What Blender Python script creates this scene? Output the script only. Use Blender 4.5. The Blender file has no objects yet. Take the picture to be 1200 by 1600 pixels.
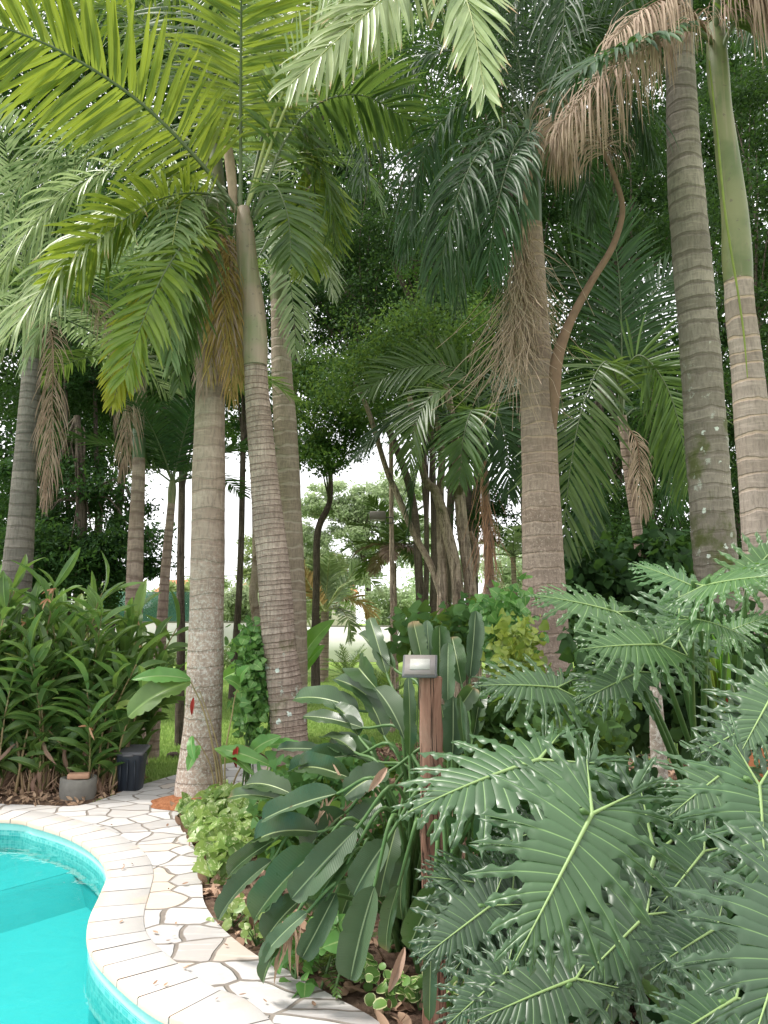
import bpy, math, random
import numpy as np
from mathutils import Vector, geometry

# ------------------------------------------------------------------ camera
F = 1209.0; CH = 1.65; PITCH = math.atan(172/F)
sc = bpy.context.scene
col = sc.collection
cam = bpy.data.cameras.new('camera'); co = bpy.data.objects.new('camera', cam); col.objects.link(co)
co.location = (0, 0, CH); co.rotation_euler = (math.pi/2+PITCH, 0, 0)
cam.sensor_fit = 'VERTICAL'; cam.angle = 2*math.atan(800/F); cam.clip_start = 0.05; cam.clip_end = 2000
sc.camera = co
sc.render.resolution_x = 768; sc.render.resolution_y = 1024
# ------------------------------------------------------------------ light
SUN_EL, SUN_AZ = math.radians(60), math.radians(-88)      # azimuth measured from +Y towards +X
w = bpy.data.worlds.new('World'); sc.world = w; w.use_nodes = True
nt = w.node_tree; nt.nodes.clear()
out = nt.nodes.new('ShaderNodeOutputWorld'); bg = nt.nodes.new('ShaderNodeBackground')
sky = nt.nodes.new('ShaderNodeTexSky'); sky.sky_type = 'NISHITA'; sky.sun_disc = False
sky.sun_elevation = SUN_EL; sky.sun_rotation = SUN_AZ; sky.air_density = 1.0; sky.dust_density = 3.0
hs = nt.nodes.new('ShaderNodeHueSaturation'); hs.inputs['Saturation'].default_value = 0.3; hs.inputs['Value'].default_value = 1.0
tc = nt.nodes.new('ShaderNodeTexCoord'); nz = nt.nodes.new('ShaderNodeTexNoise'); nz.inputs['Scale'].default_value = 2.5; nz.inputs['Detail'].default_value = 6
mr = nt.nodes.new('ShaderNodeMapRange'); mr.inputs['From Min'].default_value = 0.2; mr.inputs['From Max'].default_value = 0.5
mx = nt.nodes.new('ShaderNodeMix'); mx.data_type = 'RGBA'; mx.inputs['B'].default_value = (12.5, 12.6, 12.8, 1)
L = nt.links.new
L(sky.outputs[0], hs.inputs['Color']); L(tc.outputs['Generated'], nz.inputs['Vector']); L(nz.outputs[0], mr.inputs['Value'])
L(mr.outputs[0], mx.inputs['Factor']); L(hs.outputs[0], mx.inputs['A']); L(mx.outputs['Result'], bg.inputs['Color'])
bg.inputs['Strength'].default_value = 0.095; L(bg.outputs[0], out.inputs[0])
sl = bpy.data.lights.new('sun', 'SUN'); sl.energy = 2.9; sl.angle = math.radians(10); sl.color = (1, 0.96, 0.89)
so = bpy.data.objects.new('sun', sl); col.objects.link(so)
sd = Vector((math.sin(SUN_AZ)*math.cos(SUN_EL), math.cos(SUN_AZ)*math.cos(SUN_EL), math.sin(SUN_EL)))
so.rotation_euler = sd.to_track_quat('Z', 'Y').to_euler(); so.location = (0, 0, 30)
vs = sc.view_settings; vs.view_transform = 'Standard'; vs.look = 'None'; vs.exposure = 0.8; vs.gamma = 1
sc.cycles.transparent_max_bounces = 16; sc.cycles.max_bounces = 8

# ------------------------------------------------------------------ helpers
CP, SP = math.cos(PITCH), math.sin(PITCH)
def at(px, py, Y):
    x = (px-600)/F; u = (800-py)/F
    d = np.array([x, CP-u*SP, SP+u*CP]); return np.array([0, 0, CH]) + d*(Y/d[1])
def gnd(px, py, z=0.0):
    x = (px-600)/F; u = (800-py)/F
    d = np.array([x, CP-u*SP, SP+u*CP]); t = (z-CH)/d[2]; return np.array([0, 0, CH]) + d*t
def nrm(v):
    v = np.asarray(v, float); return v/np.maximum(np.linalg.norm(v, axis=-1, keepdims=True), 1e-9)
def catmull(P, n):
    P = np.asarray(P, float)
    if len(P) < 3: t = np.linspace(0, 1, n)[:, None]; return P[0]*(1-t)+P[-1]*t
    Q = np.vstack([2*P[0]-P[1], P, 2*P[-1]-P[-2]]); m = len(P)-1
    s = np.linspace(0, m-1e-6, n); i = s.astype(int); t = (s-i)[:, None]
    a, b, c, d = Q[i], Q[i+1], Q[i+2], Q[i+3]
    return 0.5*((2*b)+(-a+c)*t+(2*a-5*b+4*c-d)*t**2+(-a+3*b-3*c+d)*t**3)
def resample(C, n):
    s = np.r_[0, np.cumsum(np.linalg.norm(np.diff(C, axis=0), axis=1))]
    q = np.linspace(0, s[-1], n); return np.stack([np.interp(q, s, C[:, k]) for k in range(C.shape[1])], 1), s[-1]
def frames(C, n0):
    T = nrm(np.gradient(C, axis=0)); N = np.zeros_like(C)
    n = np.array(n0, float)
    for i in range(len(C)):
        n = n - T[i]*np.dot(n, T[i]); l = np.linalg.norm(n)
        if l < 1e-3: n = np.cross(T[i], [0.3, 1, 0.1]); l = np.linalg.norm(n)
        n = n/l; N[i] = n
    return T, N, nrm(np.cross(T, N))

class MB:
    def __init__(s): s.v = []; s.f = []; s.a = []; s.n = 0; s.m = []
    def add(s, V, Fc, A=None, mi=0):
        V = np.asarray(V, float).reshape(-1, 3); Fc = np.asarray(Fc, int)
        if Fc.size == 0: return
        if A is None: A = np.zeros((len(V), 3))
        A = np.broadcast_to(np.asarray(A, float), (len(V), 3))
        s.v.append(V); s.a.append(A); s.f.append(Fc+s.n); s.m.append(mi); s.n += len(V)
    def grid(s, G, A=None, close=False, mi=0):
        """G (r,c,3) sheet"""
        r, c = G.shape[:2]; idx = np.arange(r*c).reshape(r, c)
        if close: idx = np.hstack([idx, idx[:, :1]])
        q = np.stack([idx[:-1, :-1], idx[:-1, 1:], idx[1:, 1:], idx[1:, :-1]], -1).reshape(-1, 4)
        s.add(G.reshape(-1, 3), q, None if A is None else A.reshape(-1, 3), mi)
    def grids(s, G, A, mi=0):
        """G (k,r,c,3) many sheets at once"""
        k, r, c = G.shape[:3]; idx = np.arange(r*c).reshape(r, c)
        q = np.stack([idx[:-1, :-1], idx[:-1, 1:], idx[1:, 1:], idx[1:, :-1]], -1).reshape(-1, 4)
        q = (q[None]+(np.arange(k)*r*c)[:, None, None]).reshape(-1, 4)
        s.add(G.reshape(-1, 3), q, A.reshape(-1, 3), mi)
    def tube(s, P, R, sides=8, rnd=0.0, cap=True, ph=None, mi=0, ncurve=None, n0=(0.2, -1, 0.1), warp=0.0):
        P = np.asarray(P, float); R = np.asarray(R, float)
        if ncurve:
            PR = catmull(np.hstack([P, R[:, None]]), ncurve); P, R = PR[:, :3], PR[:, 3]
        T, N, B = frames(P, n0); a = np.linspace(0, 2*math.pi, sides, endpoint=False)
        ww = 1+warp*np.sin(3*a+1)[None, :, None]
        G = P[:, None]+(N[:, None]*np.cos(a)[None, :, None]+B[:, None]*np.sin(a)[None, :, None])*R[:, None, None]*ww
        s.grid(G, close=True, mi=mi, A=np.stack(np.broadcast_arrays(rnd, (np.r_[0, np.cumsum(np.linalg.norm(np.diff(P, axis=0), axis=1))] if ph is None else ph)[:, None], np.abs(a/math.pi-1)[None, :]), -1))
        if cap:
            for k, i in ((0, 0), (len(P)-1, -1)):
                V = np.vstack([G[i], P[i]]); f = [[j, (j+1) % sides, sides] for j in range(sides)]
                s.add(V, f if i == -1 else [x[::-1] for x in f], (rnd, 0, 0), mi)
    def box(s, c, size, rz=0, tilt=None, mi=0, rnd=0, taper=1.0, bev=0.0):
        x, y, z = np.array(size)/2; b = min(bev, x*.9, y*.9, z*.9)
        if b > 0:
            ring = []
            for (zz, ins) in ((-z, b), (-z+b, 0), (z-b, 0), (z, b)):
                k = taper if zz > 0 else 1
                X, Y2 = (x-ins)*k, (y-ins)*k; bb = b*.6
                ring.append([(X-bb, -Y2, zz), (X, -Y2+bb, zz), (X, Y2-bb, zz), (X-bb, Y2, zz), (-X+bb, Y2, zz), (-X, Y2-bb, zz), (-X, -Y2+bb, zz), (-X+bb, -Y2, zz)])
            V = np.array(ring).reshape(-1, 3); n = 8
            Fq = [[r*n+j, r*n+(j+1) % n, (r+1)*n+(j+1) % n, (r+1)*n+j] for r in range(3) for j in range(n)]
            V = s._tr(V, c, rz, tilt)
            s.add(V, Fq, (rnd, 0, 0), mi); 
            m = V[:8].mean(0); s.add(np.vstack([V[:8], m]), [[(j+1) % 8, j, 8] for j in range(8)], (rnd, 0, 0), mi)
            m = V[24:].mean(0); s.add(np.vstack([V[24:], m]), [[j, (j+1) % 8, 8] for j in range(8)], (rnd, 0, 0), mi)
        else:
            V = np.array([(i*x*(taper if k > 0 else 1), j*y*(taper if k > 0 else 1), k*z) for i in (-1, 1) for j in (-1, 1) for k in (-1, 1)])
            s.add(s._tr(V, c, rz, tilt), [[0, 1, 3, 2], [4, 6, 7, 5], [0, 4, 5, 1], [2, 3, 7, 6], [0, 2, 6, 4], [1, 5, 7, 3]], (rnd, 0, 0), mi)
    def _tr(s, V, c, rz, tilt):
        if tilt:   # rotation about x
            ct, st = math.cos(tilt), math.sin(tilt); V = V@np.array([[1, 0, 0], [0, ct, st], [0, -st, ct]])
        cz, sz = math.cos(rz), math.sin(rz); V = V@np.array([[cz, sz, 0], [-sz, cz, 0], [0, 0, 1]])
        return V+np.array(c)
    def build(s, name, mats, parent=None, smooth=True):
        if not s.v: return None
        V = np.vstack(s.v); A = np.vstack(s.a)
        org = np.array(parent['_o']) if parent is not None else np.zeros(3)
        V = V-org
        me = bpy.data.meshes.new(name); me.vertices.add(len(V)); me.vertices.foreach_set('co', V.astype(np.float32).ravel())
        nl = sum(f.size for f in s.f); npoly = sum(len(f) for f in s.f)
        me.loops.add(nl); me.polygons.add(npoly)
        me.loops.foreach_set('vertex_index', np.concatenate([f.ravel() for f in s.f]).astype(np.int32))
        tot = np.concatenate([np.full(len(f), f.shape[1]) for f in s.f]); st = np.r_[0, np.cumsum(tot)[:-1]]
        me.polygons.foreach_set('loop_start', st.astype(np.int32)); me.polygons.foreach_set('loop_total', tot.astype(np.int32))
        if smooth: me.polygons.foreach_set('use_smooth', np.ones(npoly, bool))
        if not isinstance(mats, (list, tuple)): mats = [mats]
        for m in mats: me.materials.append(m)
        if len(mats) > 1: me.polygons.foreach_set('material_index', np.concatenate([np.full(len(f), k) for f, k in zip(s.f, s.m)]).astype(np.int32))
        at_ = me.attributes.new('lf', 'FLOAT_VECTOR', 'POINT'); at_.data.foreach_set('vector', A.astype(np.float32).ravel())
        me.update(calc_edges=True); me.validate()
        o = bpy.data.objects.new(name, me); col.objects.link(o)
        if parent is not None: o.parent = parent
        o['_o'] = list(map(float, org))
        return o
def thing(name, label, cat, loc, group=None):
    o = bpy.data.objects.new(name, None); col.objects.link(o); o.location = Vector([float(x) for x in loc]); o.empty_display_size = .2
    o['label'] = label; o['category'] = cat; o['_o'] = [float(x) for x in loc]
    if group: o['group'] = group
    return o
def tag(o, label, cat, group=None, kind=None):
    if label: o['label'] = label
    if cat: o['category'] = cat
    if group: o['group'] = group
    if kind: o['kind'] = kind
    return o
def struct(o): o['kind'] = 'structure'; return o

# ------------------------------------------------------------------ materials
class NB:
    def __init__(s, name):
        s.m = bpy.data.materials.new(name); s.m.use_nodes = True; s.t = s.m.node_tree; s.t.nodes.clear()
        s.out = s.t.nodes.new('ShaderNodeOutputMaterial')
    def n(s, typ, ins=None, **kw):
        x = s.t.nodes.new(typ)
        for k, v in kw.items(): setattr(x, k, v)
        for k, v in (ins or {}).items():
            if isinstance(v, bpy.types.NodeSocket): s.t.links.new(v, x.inputs[k])
            else:
                x.inputs[k].default_value = v
        return x
    def attr(s):
        a = s.n('ShaderNodeAttribute', attribute_name='lf'); p = s.n('ShaderNodeSeparateXYZ', {0: a.outputs['Vector']}); return p.outputs
    def mix(s, f, a, b):
        x = s.n('ShaderNodeMix', data_type='RGBA')
        for k, v in (('Factor', f), ('A', a), ('B', b)):
            if isinstance(v, bpy.types.NodeSocket): s.t.links.new(v, x.inputs[k])
            else: x.inputs[k].default_value = v if k == 'Factor' else (*v[:3], 1)
        return x.outputs['Result']
    def ma(s, op, a, b=0.0, c=None, clamp=False):
        ins = {0: a, 1: b}
        if c is not None: ins[2] = c
        return s.n('ShaderNodeMath', ins, operation=op, use_clamp=clamp).outputs[0]
    def ss(s, v, lo, hi, a=0.0, b=1.0):
        return s.n('ShaderNodeMapRange', {'Value': v, 'From Min': lo, 'From Max': hi, 'To Min': a, 'To Max': b}, interpolation_type='SMOOTHSTEP').outputs[0]
    def noise(s, scale, detail=3, vec=None, rough=.5, dist=0):
        ins = {'Scale': scale, 'Detail': detail, 'Roughness': rough, 'Distortion': dist}
        ins['Vector'] = vec if vec is not None else s.obj()
        return s.n('ShaderNodeTexNoise', ins).outputs[0]
    def obj(s):
        if not hasattr(s, '_oc'): s._oc = s.n('ShaderNodeTexCoord').outputs['Object']
        return s._oc
    def scalev(s, sx, sy, sz, vec=None):
        return s.n('ShaderNodeMapping', {'Vector': vec if vec is not None else s.obj(), 'Scale': (sx, sy, sz)}).outputs[0]
    def bump(s, h, strength=.5, dist=.01):
        return s.n('ShaderNodeBump', {'Height': h, 'Strength': strength, 'Distance': dist}).outputs[0]
    def bsdf(s, color, rough=.6, normal=None, spec=.5, metal=0.0):
        ins = {'Base Color': color if isinstance(color, bpy.types.NodeSocket) else (*color, 1), 'Roughness': rough, 'Specular IOR Level': spec, 'Metallic': metal}
        if normal is not None: ins['Normal'] = normal
        return s.n('ShaderNodeBsdfPrincipled', ins).outputs[0]
    def done(s, sh): s.t.links.new(sh, s.out.inputs['Surface']); return s.m
def simple(name, c, rough=.6, spec=.4, var=.15, scale=8, bump=.3, bd=.005, metal=0):
    b = NB(name); nzz = b.noise(scale, 5)
    cc = b.mix(nzz, tuple(x*(1-var) for x in c), tuple(min(1, x*(1+var)) for x in c))
    return b.done(b.bsdf(cc, rough, b.bump(nzz, bump, bd), spec, metal))
def leafmat(name, c1, c2, tip=None, tipamt=0.8, tip0=.85, vein=None, veinw=.1, rough=.42, spec=.45, transl=.35, tcol=None, ovar=.25, cross=0, varieg=None, patch=None, spots=None):
    b = NB(name); R, G, B = b.attr()
    c = b.mix(R, c1, c2)
    if patch:   # whole leaflets turning another colour
        c = b.mix(b.ma('MULTIPLY', b.ss(R, patch[1], patch[1]+.08), patch[2]), c, patch[0])
    ns = b.noise(7, 4)
    c = b.mix(b.ss(ns, .3, .75, 0, .35), c, tuple(x*1.5 for x in c2))
    oi = b.n('ShaderNodeObjectInfo').outputs['Random']
    c = b.n('ShaderNodeHueSaturation', {'Hue': b.ma('MULTIPLY_ADD', oi, .02, .49), 'Value': b.ma('MULTIPLY_ADD', oi, ovar, 1-ovar/2), 'Color': c}).outputs[0]
    if varieg:
        v = b.ss(b.noise(28, 3, dist=1.5), varieg[1], varieg[1]+.08); c = b.mix(v, c, varieg[0])
    if vein:
        c = b.mix(b.ss(B, veinw*.4, veinw, .8, 0), c, vein)
    if tip:
        f = b.ma('ADD', G, b.ma('MULTIPLY', b.ma('SUBTRACT', R, .6), .35))
        c = b.mix(b.ss(f, tip0, tip0+.18, 0, tipamt), c, tip)
    if spots:
        c = b.mix(b.ss(b.noise(16, 5), .66, .72, 0, .9), c, spots)
    h = ns
    if cross:
        h = b.ma('SINE', b.ma('MULTIPLY', b.ma('ADD', G, b.ma('MULTIPLY', B, -.04)), cross))
        h = b.ma('ADD', b.ma('MULTIPLY', h, .16), b.ma('MULTIPLY', ns, 1.2))
    nm = b.bump(h, .35, .004)
    rg = b.ma('MULTIPLY_ADD', b.noise(30, 2), .25, rough-.12)
    p = b.bsdf(c, rg, nm, spec)
    tc_ = b.mix(.55, c, tcol) if tcol else c
    tb = b.n('ShaderNodeHueSaturation', {'Value': 1.35, 'Color': tc_}).outputs[0]
    t = b.n('ShaderNodeBsdfTranslucent', {'Color': tb}).outputs[0]
    return b.done(b.n('ShaderNodeMixShader', {0: transl, 1: p, 2: t}).outputs[0])
def trunkmat(name, base, alt, ring, ringw=.16, lich=.0, lcol=(.5, .52, .46), vert=0.0, moss=0.0, speck=0.0, dark=0.25, ringamt=.8, zf=None, rzf=None):
    """base/alt bark, ring = leaf-scar band; lichen / moss / speckle patches"""
    b = NB(name); R, G, B = b.attr()
    wob = b.ma('MULTIPLY', b.ma('SUBTRACT', b.noise(4, 4), .5), .8)
    ph = b.ma('ADD', G, wob); fr = b.ma('FRACT', ph)
    zz = b.n('ShaderNodeSeparateXYZ', {0: b.obj()}).outputs[2]; zz = b.ma('ADD', zz, b.ma('MULTIPLY', b.noise(3, 4), .9))
    zk = b.ss(zz, zf[0]+.45, zf[1]+.45, 1, 0) if zf else 1.0
    rk = b.ss(zz, rzf[0]+.45, rzf[1]+.45, rzf[2], 1) if rzf else 1.0
    wn = b.n('ShaderNodeTexWhiteNoise', {'W': b.ma('FLOOR', ph)}, noise_dimensions='1D').outputs['Value']
    c = b.mix(wn, base, alt)
    big = b.noise(2.2, 5, rough=.65); c = b.mix(b.ss(big, .35, .7, 0, .55), c, tuple(x*.62 for x in base))
    fine = b.noise(1, 6, b.scalev(42, 42, 9), .75); c = b.mix(b.ss(fine, .42, .66, 0, .5), c, tuple(x*.45 for x in base))
    horiz = b.noise(1, 4, b.scalev(5, 5, 38), .65); c = b.mix(b.ss(horiz, .5, .7, 0, .35), c, tuple(min(.9, x*1.35) for x in alt))
    band = b.ss(b.ma('ABSOLUTE', b.ma('SUBTRACT', fr, .5)), .5-ringw, .5-ringw*.35)
    brk = b.ss(b.noise(9, 3), .3, .5, .35, 1)
    c = b.mix(b.ma('MULTIPLY', b.ma('MULTIPLY', b.ma('MULTIPLY', band, brk), ringamt), rk), c, ring)
    hgt = b.ma('ADD', b.ma('MULTIPLY', band, -.6), b.ma('MULTIPLY', fine, .6))
    if vert:
        vc = b.noise(1, 5, b.scalev(26, 26, 1.6), .65, 1.2); vf = b.ss(b.ma('ABSOLUTE', b.ma('SUBTRACT', vc, .5)), 0, .035, vert, 0)
        c = b.mix(vf, c, tuple(x*.25 for x in base)); hgt = b.ma('ADD', hgt, b.ma('MULTIPLY', vf, -1.2))
    if speck:
        sv = b.noise(38, 6, rough=.75); c = b.mix(b.ma('MULTIPLY', b.ss(sv, .56-.08*speck, .6, 0, .85), zk), c, lcol)
        c = b.mix(b.ma('MULTIPLY', b.ss(b.noise(24, 5, rough=.7), .6, .66, 0, .6), zk), c, tuple(x*.3 for x in base))
    if moss:
        mv = b.noise(2.4, 5, rough=.6); c = b.mix(b.ma('MULTIPLY', b.ss(mv, .62-.14*moss, .72-.1*moss, 0, .85), zk), c, (.075, .095, .02))
    if lich:
        v = b.n('ShaderNodeTexVoronoi', {'Vector': b.obj(), 'Scale': 7.5}); jit = b.noise(30, 4)
        dd = b.ma('ADD', v.outputs['Distance'], b.ma('MULTIPLY', jit, .6))
        sel = b.n('ShaderNodeSeparateColor', {0: v.outputs['Color']}).outputs[0]
        lf = b.ma('MULTIPLY', b.ss(dd, .44, .5, 1, 0), b.ma('MULTIPLY', zk, b.ss(sel, 1-lich, 1-lich+.02))); c = b.mix(lf, c, (.62, .68, .62))
        lv = b.ma('MULTIPLY', zk, b.ss(b.noise(5, 7, rough=.7), .6, .64, 0, .8*min(1, lich*2))); c = b.mix(lv, c, (.5, .54, .48))
    return b.done(b.bsdf(c, .85, b.bump(hgt, .9, .012), .2))

M = {}
M['lawn'] = (lambda b: b.done(b.bsdf(b.mix(b.ss(b.noise(.8, 5), .3, .7), (.17, .28, .06), (.28, .38, .10)), .9, b.bump(b.noise(60, 4), 1, .03), .1)))(NB('lawn'))
M['grass'] = leafmat('grass', (.15, .26, .05), (.28, .38, .11), tip=(.35, .33, .14), rough=.6, transl=.4)
M['soil'] = (lambda b: b.done(b.bsdf(b.mix(b.ss(b.noise(9, 6, rough=.7), .3, .7), (.09, .055, .04), (.22, .15, .11)), .95, b.bump(b.noise(30, 6, rough=.7), 1, .03), .1)))(NB('soil'))
M['redsoil'] = (lambda b: b.done(b.bsdf(b.mix(b.ss(b.noise(25, 6, rough=.7), .3, .7), (.2, .075, .035), (.36, .16, .08)), .95, b.bump(b.noise(60, 6), 1, .02), .1)))(NB('red_soil'))
M['litter'] = leafmat('leaf_litter', (.16, .09, .06), (.42, .29, .2), rough=.8, transl=.1, spec=.1)
M['straw'] = leafmat('dry_straw', (.22, .14, .09), (.44, .31, .21), rough=.8, transl=.1, spec=.1)
def paving():
    b = NB('crazy_paving'); dv = b.n('ShaderNodeTexNoise', {'Vector': b.obj(), 'Scale': 1.5, 'Detail': 2})
    v0 = b.n('ShaderNodeVectorMath', {0: dv.outputs['Color'], 1: (.35, .35, 0)}, operation='MULTIPLY').outputs[0]
    v = b.n('ShaderNodeVectorMath', {0: b.obj(), 1: v0}, operation='ADD').outputs[0]
    v = b.scalev(3.7, 4.6, 0, v)
    e = b.n('ShaderNodeTexVoronoi', {'Vector': v, 'Scale': 1.0, 'Randomness': 1}, feature='DISTANCE_TO_EDGE', voronoi_dimensions='2D').outputs['Distance']
    cc = b.n('ShaderNodeTexVoronoi', {'Vector': v, 'Scale': 1.0, 'Randomness': 1}, feature='F1', voronoi_dimensions='2D').outputs['Color']
    s3 = b.n('ShaderNodeSeparateColor', {0: cc}).outputs
    st = b.mix(s3[0], (.36, .34, .33), (.54, .52, .51)); st = b.mix(b.ss(s3[1], .8, .86, 0, .5), st, (.66, .50, .36))
    ns = b.noise(6, 7, rough=.65, dist=1.2); st = b.mix(b.ss(ns, .5, .75, 0, .5), st, (.54, .45, .37))
    st = b.mix(b.ss(b.noise(22, 6), .52, .7, 0, .35), st, (.42, .38, .35))
    st = b.mix(b.ss(b.noise(1, 5, b.scalev(3, 30, 1)), .55, .7, 0, .3), st, (.82, .8, .78))
    jw = b.ma('ADD', e, b.ma('MULTIPLY', b.ma('SUBTRACT', b.noise(20, 3), .5), .03))
    j = b.ss(jw, .022, .048); c = b.mix(j, b.mix(b.noise(14, 4), (.12, .10, .085), (.3, .26, .225)), st)
    h = b.ma('ADD', j, b.ma('ADD', b.ma('MULTIPLY', ns, .25), b.ma('MULTIPLY', s3[2], .15)))
    return b.done(b.bsdf(c, b.ma('MULTIPLY_ADD', ns, .3, .45), b.bump(h, .8, .012), .3))
M['paving'] = paving()
def copingmat():
    b = NB('coping_stone'); R, G, B = b.attr(); st = b.mix(R, (.37, .35, .335), (.56, .535, .525))
    st = b.mix(b.ss(b.noise(3.3, 6, rough=.6, dist=1), .5, .72, 0, .6), st, (.56, .43, .32))
    st = b.mix(b.ss(G, .7, 1, 0, .55), st, (.62, .43, .28))
    ns = b.noise(14, 6, rough=.65); st = b.mix(b.ss(ns, .5, .75, 0, .4), st, (.5, .44, .4))
    return b.done(b.bsdf(st, b.ma('MULTIPLY_ADD', ns, .3, .4), b.bump(ns, .5, .006), .35))
M['coping'] = copingmat()
M['mortar'] = simple('mortar', (.36, .31, .27), .9, .1, .3, 25)
def poolmat():
    b = NB('pool_tile'); R, G, B = b.attr()
    cell = b.n('ShaderNodeCombineXYZ', {0: b.ma('FLOOR', G), 1: b.ma('FLOOR', B)}).outputs[0]
    wn = b.n('ShaderNodeTexWhiteNoise', {'Vector': cell}, noise_dimensions='2D').outputs['Value']
    c = b.mix(b.ss(wn, .45, .6), (.04, .38, .37), (.13, .48, .45))
    gx = b.ma('ABSOLUTE', b.ma('SUBTRACT', b.ma('FRACT', G), .5)); gy = b.ma('ABSOLUTE', b.ma('SUBTRACT', b.ma('FRACT', B), .5))
    c = b.mix(b.ss(b.ma('MAXIMUM', gx, gy), .42, .47), c, (.2, .52, .48))
    return b.done(b.bsdf(c, .3, None, .5))
M['tile'] = poolmat()
M['pool'] = simple('pool_liner', (.05, .41, .415), .5, .2, .05, 1.5, .1)
M['pool_lip'] = simple('pool_lip', (.28, .66, .62), .5, .3, .06, 9, .1)
def water():
    b = NB('water'); R = b.noise(2.2, 3, dist=.6)
    nm = b.bump(b.ma('ADD', R, b.ma('MULTIPLY', b.noise(9, 3), .12)), .3, .05)
    g = b.n('ShaderNodeBsdfGlossy', {'Color': (1, 1, 1, 1), 'Roughness': .02, 'Normal': nm}).outputs[0]
    t = b.n('ShaderNodeBsdfTransparent', {'Color': (.8, .98, .98, 1)}).outputs[0]
    fr = b.n('ShaderNodeFresnel', {'IOR': 1.33, 'Normal': nm}).outputs[0]
    b.done(b.n('ShaderNodeMixShader', {0: b.ma('MULTIPLY', fr, .9), 1: t, 2: g}).outputs[0])
    return b.m
M['water'] = water()
# leaves
M['hero'] = leafmat('palm_green', (.06, .12, .02), (.21, .27, .04), tip=(.42, .36, .08), tipamt=.5, vein=(.22, .3, .08), rough=.4, transl=.38, tcol=(.32, .38, .03))
M['heroyel'] = leafmat('palm_yellowing', (.16, .22, .02), (.42, .42, .04), tip=(.45, .3, .08), tipamt=.6, transl=.45, tcol=(.5, .45, .03))
M['pale'] = leafmat('palm_pale', (.13, .20, .08), (.31, .37, .20), tip=(.5, .42, .2), tipamt=.5, vein=(.35, .42, .2), rough=.35, transl=.3)
M['palefront'] = leafmat('palm_pale_front', (.2, .27, .11), (.37, .42, .22), tip=(.55, .34, .2), tipamt=.9, tip0=.82, vein=(.45, .48, .2), rough=.35, transl=.3)
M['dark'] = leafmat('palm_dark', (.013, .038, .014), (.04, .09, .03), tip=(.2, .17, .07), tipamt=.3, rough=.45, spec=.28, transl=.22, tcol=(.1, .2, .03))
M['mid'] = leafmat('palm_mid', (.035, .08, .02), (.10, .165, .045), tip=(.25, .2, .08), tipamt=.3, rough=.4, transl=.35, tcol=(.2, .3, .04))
M['dead'] = leafmat('dead_frond', (.23, .155, .12), (.43, .325, .26), rough=.7, transl=.15, spec=.2)
M['deadyel'] = leafmat('dying_frond', (.22, .17, .04), (.46, .32, .13), rough=.7, transl=.25, spec=.2)
M['strand'] = simple('dry_strand', (.38, .29, .22), .85, .1, .3, 20)
M['rachis'] = simple('rachis_green', (.1, .13, .06), .5, .4, .3, 12)
M['rachis_lt'] = simple('rachis_pale', (.3, .33, .13), .5, .4, .2, 12)
M['rachis_dead'] = simple('rachis_dead', (.2, .13, .09), .8, .2, .4, 12)
def shaftmat(name, c1, c2, c3):
    b = NB(name); R, G, B = b.attr(); st = b.noise(1, 5, b.scalev(22, 22, 1.2)); c = b.mix(b.ss(b.noise(3, 4), .35, .65), c1, c2)
    c = b.mix(b.ss(st, .5, .75, 0, .6), c, c3); c = b.mix(b.ss(b.noise(18, 5), .62, .68, 0, .7), c, tuple(x*.4 for x in c3))
    return b.done(b.bsdf(c, .5, b.bump(st, .3, .006), .4))
M['shaft'] = shaftmat('crownshaft_green', (.10, .13, .045), (.17, .18, .08), (.27, .22, .15))
M['shaftbrown'] = shaftmat('crownshaft_brown', (.28, .215, .16), (.2, .2, .11), (.38, .30, .23))
M['shaftdeep'] = shaftmat('crownshaft_deep', (.04, .10, .035), (.07, .13, .05), (.12, .13, .08))
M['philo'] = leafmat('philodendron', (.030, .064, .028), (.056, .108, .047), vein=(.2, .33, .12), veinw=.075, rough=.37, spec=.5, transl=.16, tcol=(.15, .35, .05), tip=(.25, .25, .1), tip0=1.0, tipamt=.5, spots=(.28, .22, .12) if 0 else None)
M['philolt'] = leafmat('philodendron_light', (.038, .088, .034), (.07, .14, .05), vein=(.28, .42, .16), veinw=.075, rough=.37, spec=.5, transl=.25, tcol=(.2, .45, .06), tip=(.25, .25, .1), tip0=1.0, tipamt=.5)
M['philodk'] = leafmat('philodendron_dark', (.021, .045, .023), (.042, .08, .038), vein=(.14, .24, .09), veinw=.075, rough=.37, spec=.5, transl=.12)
M['petiole'] = simple('petiole', (.07, .14, .04), .45, .4, .3, 15)
M['philorib'] = simple('philodendron_rib', (.22, .32, .12), .45, .4, .2, 15)
M['strel'] = leafmat('paddle_leaf', (.024, .05, .02), (.05, .09, .033), vein=(.3, .38, .16), veinw=.06, rough=.33, spec=.5, transl=.16, tcol=(.15, .3, .05), tip=(.3, .2, .1), tip0=.93, cross=230)
M['streldk'] = leafmat('paddle_leaf_underside', (.04, .07, .034), (.07, .115, .058), vein=(.3, .38, .2), veinw=.07, rough=.45, spec=.4, transl=.16, cross=230)
M['banana'] = leafmat('banana_leaf', (.08, .22, .03), (.13, .3, .05), vein=(.3, .45, .15), veinw=.06, rough=.4, transl=.35, tcol=(.3, .5, .05), cross=200)
M['ginger'] = leafmat('ginger_leaf', (.04, .10, .025), (.13, .22, .06), vein=(.22, .33, .1), veinw=.12, tip=(.4, .32, .14), tip0=.97, tipamt=.6, rough=.36, spec=.5, transl=.28, tcol=(.25, .38, .05), patch=((.36, .40, .1), .93, .7))
M['cane'] = leafmat('cane', (.14, .15, .05), (.32, .22, .12), rough=.6, transl=.05)
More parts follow.
